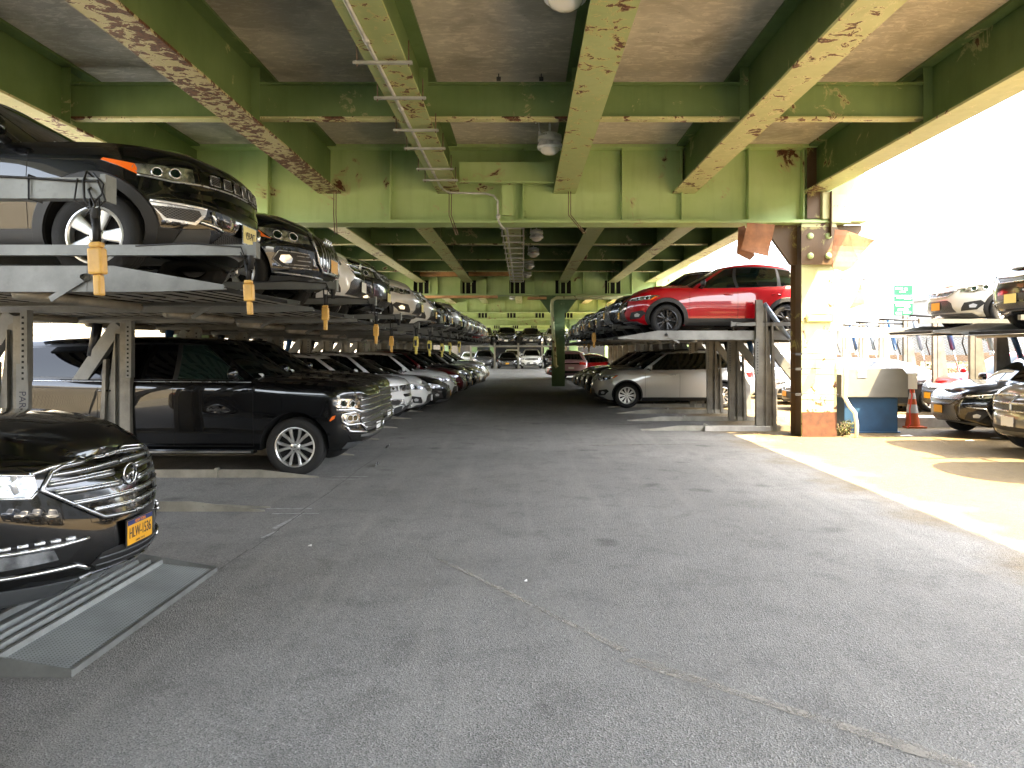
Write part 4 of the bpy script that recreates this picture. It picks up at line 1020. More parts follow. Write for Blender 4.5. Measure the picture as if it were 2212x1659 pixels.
# bracket seat below C stringer and short hanger plate on the first girder
mb = MB(); mb.box(-1.25, .60, 14.50, 14.52, 5.05, 5.42); mb.box(-1.25, .60, 14.44, 14.58, 5.02, 5.049); mb.box(-.42, -.20, 14.70, 14.80, 4.42, 5.018); P_(mb, 'seat_bracket', ['girder_green'])
def column(x, y, w_, d, m1, m2, top=ZG - .02, base=0):
    mb = MB(); h = w_ / 2
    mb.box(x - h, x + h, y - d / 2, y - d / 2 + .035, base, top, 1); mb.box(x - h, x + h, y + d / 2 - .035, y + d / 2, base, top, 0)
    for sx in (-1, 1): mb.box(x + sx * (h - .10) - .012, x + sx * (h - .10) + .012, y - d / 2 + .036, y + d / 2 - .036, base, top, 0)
    o = P_(mb, 'column', [m1, m2])
    for sg in (-1, 1):
        m3 = MB(); a = x + sg * h; m3.prism([(a, top), (a + sg * .62, top), (a + sg * .62, top - .10), (a + sg * .12, top - .80), (a, top - .80)], 'y', y - .06, y + .06)
        P_(m3, 'gusset', [m1])
    return o
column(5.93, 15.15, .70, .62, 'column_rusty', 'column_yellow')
column(-6.65, 15.15, .70, .62, 'column_rusty', 'column_green')
column(1.67, 35.25, .60, .60, 'column_green', 'column_green')
for x, y in ((-7.4, 35.25), (7.9, 35.25), (-8, 51.6), (9, 51.6), (-8, 62.5), (9, 62.5), (4.2, 62.5), (-5.2, 79), (5.5, 79), (-8, 79), (9, 79), (-4, 96), (3, 96)): column(x, y, .6, .6, 'column_green', 'column_green')
# rusty foot, bolted plate, continuation of the column above the girder
mb = MB(); mb.box(5.585, 6.275, 14.818, 14.838, .0, .50); P_(mb, 'rusty_foot', ['foot_rust'])
mb = MB(); mb.box(5.56, 6.28, 14.80, 14.835, 3.45, 4.20, 0)
for bx in (5.74, 6.10):
    for bz in (4.02, 3.62): mb.lathe([(.001, -.02), (.055, -.02), (.065, .0), (.065, .03)], 16, 'y', (bx, 14.79, bz), 1)
P_(mb, 'splice_plate', ['column_rusty', 'girder_green'])
mb = MB(); mb.box(5.70, 5.97, 14.86, 14.875, 4.38, 5.8, 0); mb.box(5.98, 6.12, 14.78, 14.86, 4.36, 4.90, 1); mb.box(6.2, 6.52, 14.95, 15.0, 4.36, 4.88, 1); mb.box(6.12, 6.135, 14.7, 15.05, 4.0, 4.9, 0)
P_(mb, 'bearing_plate', ['column_rusty', 'column_yellow'])
# lamps
def lamp(x, y, zb, lab):
    r = tag(empty('high_bay_lamp', (x, y, zb)), lab, 'lamp', 'round high bay lamps hung under the deck')
    m = MB(); m.lathe([(.001, .30), (.13, .30), (.15, .27), (.15, .235), (.20, .225), (.205, .17), (.17, .155), (.12, .15)], 24)
    m.lathe([(.10, .24), (.10, .05)], 16); m.tube([(0, 0, .30), (0, 0, .46)], .02, 8); m.lathe([(.20, .075), (.215, .06), (.205, .035), (.16, .03)], 24); m.build('housing', ['lamp_grey'], r, sharp=40)
    f = MB(); f.lathe([(.001, .23), (.11, .23), (.11, .05), (.001, .05)], 16); f.lathe([(.11, .222), (.16, .224), (.16, .228), (.11, .23)], 20)
    for k in range(26):
        a = 2 * math.pi * k / 26; c, s = math.cos(a), math.sin(a)
        f.add([(c * .10, s * .10, .15), (c * .175, s * .175, .152), (c * .215, s * .215, .09), (c * .205, s * .205, .04), (c * .10, s * .10, .05)], [(0, 1, 2, 3, 4)])
        f.add([(c * .105, s * .105, .15), (c * .20, s * .20, .226), (c * .20, s * .20, .265), (c * .105, s * .105, .28)], [(0, 1, 2, 3)])
    f.build('cooling_fins', ['lamp_grey'], r)
    d = MB(); d.lathe([(.175, .035), (.165, .005), (.13, -.035), (.07, -.062), (.001, -.07)], 24); d.build('dome', ['lamp_dome'], r)
    h = MB(); h.tube([(0, 0, .46), (0, 0, ZD - zb - .01)], .006, 5); h.tube([(-.17, -.02, .28), (-.19, -.02, .5), (-.24, 0, ZD - zb - .3), (-.22, 0, ZD - zb - .01)], .006, 5); h.tube([(-.17, -.02, .22), (-.17, -.02, .33)], .025, 8)
    h.build('cable', ['lamp_grey'], r)
for x, y, z, l in ((.41, 7.2, 5.12, 'round finned lamp cut by the top edge of the photo'), (.45, 12.5, 5.10, 'round finned lamp hanging clear in front of the first big cross girder'),
                   (.41, 22.7, 5.12, 'first and largest finned lamp seen just below the first cross girder'), (.37, 26.7, 5.12, 'second finned lamp beyond the first cross girder'),
                   (.25, 30.6, 5.12, 'third finned lamp beyond the first cross girder'), (.18, 34.2, 5.10, 'small finned lamp right in front of the second cross girder'),
                   (-.72, 50, 5.12, 'tiny finned lamp seen below the second cross girder')): lamp(x, y, z, l)
# conduit under the third stringer with its clamps
m = MB(); zc = ZB - .035
m.tube([(-1.59, -4, zc), (-1.59, 14.2, zc), (-1.55, 14.45, zc - .02), (-1.45, 14.55, zc - .05), (-.75, 14.6, zc - .06), (-.58, 14.6, zc - .10), (-.50, 14.6, zc - .20), (-.49, 14.6, 4.32), (-.46, 14.62, 4.23), (-.38, 14.7, 4.14)], .022, 8)
for y in (7.45, 9.6, 13.0): m.tube([(-1.59, y, zc), (-1.59, y + .1, zc)], .032, 8)
m.lathe([(.03, 0), (.04, .02), (.04, .07), (.03, .09)], 10, 'z', (-.49, 14.6, 4.33))
tag(m.build('metal_conduit', 'galv_pipe'), 'thin grey metal conduit running under a stringer then bending to the girder', 'conduit')
for i, y in enumerate((8.02, 9.15, 10.5, 11.45, 12.75, 13.6)):
    m = MB(); m.box(-1.84, -1.20, y - .022, y + .022, ZB - .075, ZB - .045, 0)
    for xx in (-1.80, -1.24): m.tube([(xx, y, ZB - .10), (xx, y, ZB + .18)], .008, 5, 1)
    tag(m.build('beam_clamp', ['galv_pipe', 'rod_rusty']), ['rusty clamp bar nearest the camera across the stringer with the conduit', 'second clamp bar from the camera on the conduit stringer', 'third clamp bar from the camera on the conduit stringer', 'fourth clamp bar from the camera on the conduit stringer', 'fifth clamp bar from the camera on the conduit stringer', 'last clamp bar at the girder end of the conduit stringer'][i], 'clamp', 'clamp bars across the conduit stringer')
for i in range(15):
    y = 16.5 + i * 1.25; m = MB(); m.box(-.60, .04, y - .03, y + .03, ZB - .08, ZB - .045, 0)
    for xx in (-.57, .01): m.box(xx - .02, xx + .02, y - .03, y + .03, ZB - .044, ZB + .10, 0)
    tag(m.build('beam_clamp', ['galv_pipe']), 'grey clamp bar under the ladder-like stringer beyond the first girder', 'clamp', 'clamp bars under the far middle stringer')
m = MB(); m.tube([(-.42, 15.9, ZB - .04), (-.42, 34.9, ZB - .04)], .025, 8)
tag(m.build('metal_conduit', 'galv_pipe'), 'metal conduit under the middle stringer of the second bay', 'conduit')
# dangling rods
for i, (x, z1, dx) in enumerate(((-3.76, 4.03, .03), (-1.47, 4.02, .14), (.90, 4.05, .30))):
    m = MB()
    for e in (0, .045): m.tube([(x + e, 14.72, ZB - .03), (x + e, 14.7, 4.42), (x + e + dx, 14.68, z1)], .010, 5)
    tag(m.build('hanging_rod', 'rod_rusty'), ['rusty straight rod hanging before the girder near the black upper cars', 'rusty rod pair hanging at the end of the conduit stringer', 'bent rusty rod hanging right of the middle of the girder'][i], 'rod')
for i, x in enumerate((-.35, .26)):
    m = MB(); m.box(x - .03, x + .03, 10.58, 10.62, 5.60, 5.65); m.tube([(x, 10.6, 5.65), (x, 10.6, 5.70)], .008, 6)
    tag(m.build('beam_clip', 'crack_dark'), ['small dark clip on the near cross beam, left one', 'small dark clip on the near cross beam above the hanging lamp'][i], 'clip')
# plywood shields
for i, (xa, xb, y, z0, z1) in enumerate(((-4.72, -2.72, 33.9, 5.12, 5.45), (-2.5, -.45, 33.9, 5.14, 5.42), (-6.6, -1.2, 34.6, 4.16, 4.20 + .06), (.2, 1.1, 34.6, 4.10, 4.20))):
    m = MB(); m.box(xa, xb, y, y + .5, z0, z1)
    tag(m.build('plywood_board', 'ply'), ['orange plywood board between the left stringers before the second girder', 'orange plywood board left of the ladder-like stringer before the second girder', 'long orange board lying under the second girder at left', 'short orange board under the second girder beside the green column'][i], 'board')
# loose brown sheets at the first column
def sheet(poly, y, lab, bend=.12, tilt=.0):
    bm = bmesh.new(); bm.faces.new([bm.verts.new((x, 0, z)) for x, z in poly])
    for ax, no in ((0, (1, 0, 0)), (2, (0, 0, 1))):
        lo = min(v.co[ax] for v in bm.verts); hi = max(v.co[ax] for v in bm.verts)
        for k in range(1, 8):
            co = [0, 0, 0]; co[ax] = lo + (hi - lo) * k / 8; bmesh.ops.bisect_plane(bm, geom=bm.verts[:] + bm.edges[:] + bm.faces[:], plane_co=co, plane_no=no)
    cx = sum(p[0] for p in poly) / len(poly); cz = max(p[1] for p in poly)
    for v in bm.verts: v.co.y = y + bend * math.sin((v.co.x - cx) * 5) + tilt * (cz - v.co.z) + .03 * math.sin(v.co.z * 9)
    r = bmesh.ops.extrude_face_region(bm, geom=bm.faces[:]); bmesh.ops.translate(bm, vec=(0, .012, 0), verts=[q for q in r['geom'] if isinstance(q, bmesh.types.BMVert)])
    bmesh.ops.recalc_face_normals(bm, faces=bm.faces); me = bpy.data.meshes.new('loose_sheet'); bm.to_mesh(me); bm.free(); me.materials.append(M['ply_brown'])
    o = bpy.data.objects.new('loose_sheet', me); COL.objects.link(o); tag(o, lab, 'sheet')
k = 14.2 / 1600
def S(pts, Y=14.2): return [((x - 1130) * Y / 1600, 1.76 + (754 - y) * Y / 1600) for x, y in pts]
sheet(S([(1612, 482), (1675, 484), (1662, 553), (1600, 540)]), 14.2, 'square brown weathered sheet hanging left of the yellow column head', .05)
sheet(S([(1600, 488), (1615, 484), (1640, 548), (1628, 560), (1598, 545)]), 14.4, 'narrow brown strip tucked behind the square hanging sheet', .03)
sheet(S([(1800, 497), (1830, 498), (1858, 560), (1842, 578), (1820, 588), (1795, 580)]), 14.2, 'pointed brown sheet hanging right of the yellow column head', .05)
sheet(S([(1832, 500), (1900, 515), (1866, 552), (1858, 560), (1845, 530)]), 14.3, 'triangular brown sheet at the far right of the column head', .08)
sheet(S([(1868, 610), (1874, 655), (1835, 668), (1858, 632)]), 14.3, 'small torn brown scrap hanging against the white sky beside the column', .05)
m = MB(); m.tube([((1866 - 1130) * k, 14.3, 1.76 + (754 - 552) * k), ((1872 - 1130) * k, 14.3, 1.76 + (754 - 610) * k)], .006, 5); m.tube([((1898 - 1130) * k, 14.3, 1.76 + (754 - 515) * k), ((1916 - 1130) * k, 14.3, 1.76 + (754 - 570) * k)], .008, 5)
tag(m.build('frayed_cord', 'rod_rusty'), 'thin frayed cords dangling from the triangular brown sheet', 'cord')
# bands round the column
for i, z in enumerate((1.66, 1.36, .85)):
    m = MB(); x0, x1, y0, y1 = 5.55, 6.31, 14.80, 15.49
    m.tube([(x0, y0, z + .02), (x1, y0, z), (x1, y1, z), (x0, y1, z), (x0, y0, z + .02)], .007, 5); m.bar((x0 - .1, y0 + .02, z), (x0 + .02, y0 - .02, z), .03, .05)
    tag(m.build('strap_band', 'crack_dark'), ['topmost dark strap round the yellow column', 'middle dark strap round the yellow column', 'lowest dark strap round the yellow column'][i], 'strap', 'straps round the yellow column')
m = MB(); m.box(5.66, 6.20, 14.79, 14.815, 2.30, 2.46, 0); m.box(5.70, 6.16, 14.78, 14.789, 2.33, 2.43, 1)
tag(m.build('column_sign', ['pendant_bright', 'plate_white']), 'small yellow edged sign plate strapped to the sunlit column', 'sign')
m = MB(); m.tube([(6.42, 14.75, 1.75), (6.42, 14.75, 1.15), (6.40, 14.75, .80), (6.48, 14.7, .62), (6.58, 14.7, .5), (6.62, 14.7, .3), (6.62, 14.7, 0)], .04, 10)
tag(m.build('drain_pipe', 'lamp_dome'), 'white bent drain pipe beside the sunlit column', 'pipe')
# pipe on the far column
m = MB(); m.tube([(5.5, 34.6, 4.16), (1.55, 34.7, 4.16), (1.38, 34.75, 4.05), (1.34, 34.8, 3.8), (1.52, 34.85, 1.0), (1.60, 34.85, .9)], .085, 10)
tag(m.build('water_pipe', 'column_yellow'), 'thick yellowish pipe running down the green column in the aisle', 'pipe')

# ------------------------------------------------------------ car lifts
ORD = ['first', 'second', 'third', 'fourth', 'fifth', 'sixth', 'seventh', 'eighth', 'ninth', 'tenth', 'eleventh', 'twelfth', 'thirteenth', 'fourteenth', 'fifteenth', 'sixteenth', 'seventeenth', 'eighteenth']
def platform(f, xt, xr, y0, y1, z, root, tip=.55, up=True):
    """f=+1: aisle towards +x; xt tip x, xr rear x; z underside. coordinates local"""
    for yy in (y0, y1 - .06):
        m = MB(); a = xt; b = xt - f * tip
        m.prism([(a, z + .02), (a, z + .055), (b - f * .3, z + .20), (xr, z + .20), (xr, z), (b, z)], 'y', yy, yy + .012)
        m.prism([(a, z + .02), (b, z), (xr, z), (xr, z + .012), (b, z + .012), (a, z + .03)], 'y', yy + .013 if yy == y0 else yy - .05, yy + .06 if yy == y0 else yy - .001)
        m.box(min(b - f * .5, b - f * .53), max(b - f * .5, b - f * .53), yy - .004, yy - .001, z + .0, z + .198)
        m.build('side_beam', 'galvanised', root)
    # corrugated floor: ribs across the width
    m = MB(); per = .21 if up else .15; n = int(abs(xr - xt) / per); pts = []
    for i in range(n * 4 + 1):
        ph = i % 4; q = (i // 4 + (0, .58, .60, .98)[ph]) / n; x = xt + (xr - xt) * q; base = z + .075 if abs(x - xt) > tip else z + .035 + .04 * abs(x - xt) / tip
        pts.append((x, base + (.02 if ph in (2, 3) else -.035)))
    vs = []; fs = []
    for i, (x, zz) in enumerate(pts): vs += [(x, y0 + .075, zz), (x, y1 - .075, zz)]
    for i in range(len(pts) - 1): fs.append((2 * i, 2 * i + 1, 2 * i + 3, 2 * i + 2))
    m.add(vs, [q for j, q in enumerate(fs) if j % 4 == 0]); m.add(vs, [q for j, q in enumerate(fs) if j % 4 != 0], 1)
    m.build('deck_plate', ['galv_dark', 'under_dark'], root)  # gap faces near black, the shade between ribs put into their colour
    if up:
        m = MB()
        for fr in (.35, .8): x = xt + (xr - xt) * fr; m.tube([(x, y0 + .08, z - .01), (x, y1 - .08, z - .01)], .045, 8)
        for q in (.33, .66): yy = y0 + (y1 - y0) * q; m.box(min(xt - f * .7, xr), max(xt - f * .7, xr), yy - .03, yy + .03, z + .036, z + .072)
        m.build('under_frame', 'galv_dark', root)
def lift(side, Yc, z, tipx, postx, rear, n, arm=True, armx=None, armz=None, pend=None, lettering=None, blue=False, near=True, empty_low=False):
    f = 1 if side == 'left' else -1
    lab = f'grey steel car lift in the {side} row, {n} from the camera' if isinstance(n, str) and ' ' not in n else n
    root = tag(empty('car_lift', (postx, Yc, 0)), lab, 'car lift', f'car lifts in the {side} row')
    o = -Yc; L = lambda x: x - postx
    y0, y1 = -1.0, 1.0; yp = -1.06
    platform(f, L(tipx), L(rear), y0, y1, z, root)
    # post on the near side: channel, wedge gusset, punched strip
    H_ = z + .12 if near else z + .1
    H_ = 2.12 if side == 'left' else 2.82 if n == 'first' else 2.1
    m = MB(); m.box(f * .06 - .07, f * .06 + .07, yp - .05, yp - .035, .02, H_); m.box(f * .06 - .07, f * .06 - .056, yp - .034, yp + .05, .02, H_); m.box(f * .06 + .056, f * .06 + .07, yp - .034, yp + .05, .02, H_)
    m.prism([(-f * .02, H_ - .06), (-f * .10, H_ - .10), (-f * .29, .25), (-f * .29, .02), (-f * .02, .02)], 'y', yp - .0, yp + .03)
    m.prism([(-f * .20, H_ - .5), (-f * .24, H_ - .5), (-f * .31, .25), (-f * .31, .02), (-f * .24, .02)], 'y', yp - .05, yp + .05)
    m.box(*sorted((-f * .09, -f * .075)), yp - .05, yp - .001, .02, H_ - .15)
    po = m.build('post', ['post_steel'], root)
    m = MB(); m.box(f * .135, f * .155, yp - .07, yp + .03, z - .75, z + .02); m.box(f * .075, f * .135, yp - .062, yp - .052, z - .75, z + .02)
    for k_ in range(12): zz = z - .72 + k_ * .06; m.box(f * .105 - .012, f * .105 + .012, yp - .066, yp - .0625, zz - .012, zz + .012, 1)
    m.build('latch_strip', ['galvanised', 'seam_black'], po)
    if lettering:
        tm = text_mesh(lettering, .105, 'ink'); tm.transform(Matrix.Rotation(R(-90), 4, 'Z')); tm.transform(Matrix.Rotation(R(90), 4, 'X'))
        ob = bpy.data.objects.new('post_lettering', tm); COL.objects.link(ob); ob.parent = po; ob.location = (f * .10, yp - .0665, 1.18)
        m = MB(); m.box(f * .035, f * .165, yp - .0655, yp - .052, .75, 1.6); m.build('name_strip', 'galvanised', po)
    # tilted arm + cylinders
    m = MB(); m.bar((-f * .12, yp + .14, z - .02), (-f * .85, yp + .14, 1.02), .12, .18); m.build('swing_arm', 'galvanised', root)
    m = MB(); m.bar((-f * .80, yp + .07, 1.12), (-f * 1.02, yp + .07, .72), .03, .11); m.bar((-f * .80, yp + .21, 1.12), (-f * 1.02, yp + .21, .72), .03, .11); m.bar((-f * 1.0, yp + .14, .78), (-f * 1.02, yp + .14, .02), .16, .16); m.build('arm_bracket', 'galvanised', root)
    cyl = 'cyl_blue' if blue else 'hose_black'
    if side == 'right' and n == 'first':
        m = MB(); m.tube([(.06, yp + .02, 2.74), (.62, yp + .10, 2.0)], .055, 12); m.build('cylinder', 'cyl_grey', root)
        m = MB(); m.tube([(.62, yp + .10, 2.0), (.95, yp + .16, 1.55)], .025, 8); m.build('piston_rod', 'rod_steel', root)
    else:
        m = MB(); m.tube([(-f * .42, yp + .14, z - .0), (-f * .50, yp + .14, 1.66)], .065, 12); m.build('cylinder', cyl, root)
        m = MB(); m.tube([(-f * .50, yp + .14, 1.66), (-f * .56, yp + .14, 1.44)], .025, 8); m.build('piston_rod', 'rod_steel', root)
    # base rail
    for yy in ((yp,) if not empty_low else (yp, yp + .18)):
        m = MB(); a, b = sorted((L(tipx) - f * .95, L(rear) + f * .5)); tip_ = L(tipx) - f * .5; m.box(a, b, yy - .02, yy + .05, .004, .012); hh = .11 if yy == yp else .05; m.prism([(tip_, .0), (tip_, .015), (L(tipx) - f * 1.3, hh), (L(rear) + f * .5, hh), (L(rear) + f * .5, .0)], 'y', yy - .03, yy - .02)
        m.box(L(tipx) - f * 1.9 - .02, L(tipx) - f * 1.9 + .02, yy - .045, yy + .03, .0, .135)
        m.build('base_rail', 'galv_dark', root)
    if armx is not None:
        m = MB(); ay = yp + .01; m.box(*sorted((L(armx), L(rear))), ay - .035, ay + .035, armz - .04, armz + .04)
        m.box(L(armx) - .012, L(armx) + .012, ay - .045, ay + .045, armz - .06, armz + .06); m.build('guard_arm', 'guard_steel', root)
        m = MB(); m.tube([(L(armx) - f * .9, ay - .04, armz + .03), (L(armx) - f * .5, ay - .04, armz + .05), (L(armx) - f * .10, ay - .05, armz + .02), (L(armx) - f * .05, ay - .06, armz - .1), (L(armx) - f * .10, ay - .06, armz - .02)], .006, 6)
        m.lathe([(.001, -.10), (.022, -.10), (.022, -.05), (.03, -.04), (.03, 0)], 10, 'z', (L(armx) - f * .03, ay - .03, armz - .045)); m.build('arm_cable', 'cable_black', root)
    # cranked catch on the side beam
    m = MB(); m.bar((L(tipx) - f * 1.05, y0 - .02, z + .11), (L(tipx) - f * 1.32, y0 - .02, z - .06), .012, .045); m.lathe([(.02, -.05), (.03, -.02), (.03, .02)], 10, 'y', (L(tipx) - f * 1.05, y0 - .01, z + .11)); m.build('catch_lever', 'galvanised', root)
    return root
def pendant(x, y, z_top, length, s_, lab, mat='pendant_yellow', tilt=0):
    r = tag(empty('pendant_control', (x, y, z_top - length)), lab, 'remote control', 'yellow pendant controls hanging from lift arms')
    r.rotation_euler = (0, tilt, 0)
    m = MB(); m.box(-.055 * s_, .055 * s_, -.03, .03, -.0, .20 * s_); m.box(-.045 * s_, .045 * s_, -.026, .026, .2001 * s_, .245 * s_)
    m.build('control_box', mat, r, bevel=.012)
    m = MB(); m.box(-.026 * s_, .030 * s_, -.024, .024, -.16 * s_, -.001); m.build('handle', mat, r, bevel=.010)
    m = MB(); m.box(-.035 * s_, .02 * s_, -.034, -.0305, .03 * s_, .16 * s_)
    for zz in (.06, .12): m.lathe([(.001, -.038), (.016 * s_, -.038), (.016 * s_, -.030)], 10, 'y', (-.008, 0, zz * s_))
    if s_ < 1.0 and mat == 'pendant_bright': m.build('buttons', 'gloss_black', r)
    m = MB(); m.tube([(0, 0, .245 * s_), (0, 0, .42 * s_)], .018, 8); m.tube([(0, 0, .40 * s_), (-.015, 0, length * .7), (-.02, 0, length)], .009, 6); m.tube([(.02, 0, .245 * s_), (.025, 0, length)], .004, 5)
    m.build('cord', 'cable_black', r)
# posts at 3.75 + 2.12 k ; unit centres 4.81 + 2.12 k
LZ = lambda k: max(2.0, 2.20 - .04 * (k - 1))
AX = -2.03; AZ = [2.57, 2.51, 2.45, 2.42, 2.30, 2.22, 2.2, 2.2]
for k in range(1, 20):
    yc = 4.81 + 2.12 * k + .06 - (.30 if k == 1 else 0)
    lift('left', yc, LZ(k), -2.30, -5.5, -7.0, ORD[k - 1] if k < 19 else 'last', armx=AX if k < 14 else -2.03, armz=AZ[k] if k < 8 else 2.2, lettering='PARK' if k == 2 else None, empty_low=k in (1, 2), blue=k in (4, 7))
pn = ['yellow pendant control nearest the camera, dangling large in front of the black upper car wheel', 'second yellow pendant control, hanging at the bumper of the first black upper car', 'third yellow pendant control from the camera, left row',
      'fourth yellow pendant control from the camera, left row', 'fifth yellow pendant control from the camera, left row', 'sixth yellow pendant control from the camera, with black buttons', 'seventh pendant control from the camera, bright yellow', 'eighth pendant control from the camera, bright yellow and low', 'ninth pendant control from the camera, bright yellow', 'tenth pendant control from the camera, left row']
def ppx(x, y, Y): return (x - 1130) * Y / 1600, 1.76 + (754 - y) * Y / 1600
for i, (x, yt, yb, Y) in enumerate(((217, 430, 594, 3.70), (541, 558, 651, 5.68), (704, 624, 692, 7.95), (813, 662, 726, 10.1), (846, 688, 747, 12.2), (899, 704, 750, 14.3), (928, 712, 756, 16.4), (955, 714, 760, 18.5), (972, 716, 756, 20.7), (992, 716, 752, 22.8))):
    X, zt = ppx(x, yt, Y); _, zb_ = ppx(x, yb, Y); pendant(X, Y - .02, zt, zt - zb_, .66 if i < 5 else .85, pn[i], 'pendant_yellow' if i < 5 else 'pendant_bright', tilt=R(-3) if i < 2 else 0)
# near top arm of the lift beside the camera (its platform is out of sight)
r = tag(empty('car_lift', (-2.10, 3.75, 0)), 'nearest car lift at upper left, only its top arm with tangled black cable in view', 'car lift', 'car lifts in the left row')
m = MB(); m.box(-3.2, 0, -.04, .04, 2.515, 2.62); m.box(-.014, .014, -.05, .05, 2.50, 2.635); m.build('arm', 'guard_steel', r)
m = MB(); m.tube([(-.75, -.045, 2.56), (-.55, -.05, 2.625), (-.35, -.05, 2.615), (-.15, -.05, 2.60), (-.02, -.06, 2.60), (.02, -.06, 2.50), (-.03, -.07, 2.44), (-.08, -.07, 2.50), (-.09, -.06, 2.60), (-.11, 0, 2.66), (-.08, .05, 2.62), (-.06, -.07, 2.55), (-.02, -.08, 2.47), (-.07, -.07, 2.43)], .006, 6)
m.tube([(-.37, -.05, 2.63), (-.37, .05, 2.63), (-.37, .05, 2.51), (-.37, -.05, 2.51), (-.37, -.05, 2.63)], .005, 5)
m.tube([(-.12, -.06, 2.61), (-.13, -.07, 2.5), (-.06, -.07, 2.46), (.0, -.06, 2.53), (.01, -.06, 2.58), (-.05, -.05, 2.64)], .005, 6)
m.lathe([(.001, -.05), (.018, -.05), (.018, 0), (.024, .01), (.024, .04)], 10, 'z', (-.03, -.06, 2.42)); m.build('tangled_cable', 'cable_black', r)

# lowered platform under the near black car
r = tag(empty('lowered_platform', (-2.44, 4.9, 0)), 'lowered grey metal lift platform with tread ribs under the near black car', 'ramp')
Y0, Y1 = -.92, .95
m = MB(); m.add([(0, Y0, .02), (0, Y1, .02), (-.40, Y1, .065), (-.40, Y0, .065)], [(0, 1, 2, 3)]); m.build('ramp_plate', 'punched', r)
m = MB(); m.box(-.005, .02, Y0, Y1, .0, .035); m.build('ramp_lip', 'galvanised', r)
for yy in (Y0 - .012, Y1): m = MB(); m.prism([(.02, .0), (.02, .04), (-.55, .14), (-4.3, .16), (-4.3, 0)], 'y', yy, yy + .012); m.build('side_plate', 'galvanised', r)
m = MB(); pts = []; x = -.40
while x > -3.4:
    pts += [(x, .062), (x - .008, .098), (x - .034, .098), (x - .042, .062)]; x -= .095 if int(-x * 10) % 3 else .14
vs = []; fs = []
for i, (a, b) in enumerate(pts): vs += [(a, Y0 + .001, b), (a, Y1 - .001, b)]
fs = [(2 * i, 2 * i + 1, 2 * i + 3, 2 * i + 2) for i in range(len(pts) - 1)]; m.add(vs, fs); m.build('tread_ribs', 'galv_ramp', r)
m = MB(); m.lathe([(.001, -.02), (.03, -.02), (.03, 0)], 10, 'y', (-.62, Y0 - .012, .08)); m.build('pivot_bolt', 'rod_rusty', r)

# ------------------------------------------------------------ left row cars
LOWER = [('barred', -2.50, 4.80, .10, 'black_paint', 'shiny black SUV cut by the lower left corner, yellow plate, chrome barred grille'),
 ('fullsize', -2.20, 11.20, 0, 'black_paint', 'big black full-size SUV parked side-on below the left platforms'),
 ('fullsize', -2.42, 13.32, 0, 'black_paint', 'second chrome-nosed black SUV just showing past the big black SUV'),
 ('crossover', -2.85, 15.45, 0, 'dark_grey_paint', 'dark hatchback whose roof and windscreen show behind the big black SUV'),
 ('slotted', -2.66, 17.60, 0, 'white_paint', 'white SUV with slotted grille, orange indicator and round-cornered fog lamp, lower left row'),
 ('crossover', -2.45, 19.75, 0, 'white_paint', 'white crossover with big headlight next to the slotted white SUV, lower row'),
 ('sedan', -2.15, 21.85, 0, 'dark_grey_paint', 'dark car with low black nose between two white SUVs, lower left row'),
 ('rounded', -2.15, 24.0, 0, 'white_paint', 'white tall crossover before the dark red car, lower left row'),
 ('spindle', -2.0, 26.1, 0, 'dark_red_paint', 'dark red SUV in the lower left row'),
 ('tall', -1.95, 28.25, 0, 'dark_grey_paint', 'dark grey SUV just beyond the dark red one, lower left row'),
 ('spindle', -1.80, 30.4, 0, 'black_paint', 'black sedan-like car with bright nose beyond the grey SUV, lower left row'),
 ('crossover', -1.70, 32.5, 0, 'silver_paint', 'silver nosed car, third beyond the dark red one'),
 ('sedan', -1.75, 34.6, 0, 'black_paint', 'black saloon near the far end of the lower left row'),
 ('tall', -1.75, 36.7, 0, 'silver_paint', 'silver SUV near the far end of the lower left row'),
 ('crossover', -1.8, 38.8, 0, 'black_paint', 'small black crossover close to the end of the lower left row'),
 ('rounded', -1.9, 40.9, 0, 'grey_paint', 'grey crossover second to last in the lower left row'),
 ('sedan', -2.0, 43.0, 0, 'white_paint', 'white saloon at the far end of the lower left row')]
for kd, xn, yc, z, p_, l in LOWER: car(kd, xn, yc, z, 1, p_, l, 'cars parked in the lower left row' if l[0:5] != 'shiny' else None, plate={'white_paint': 'plate_white'}.get(p_))
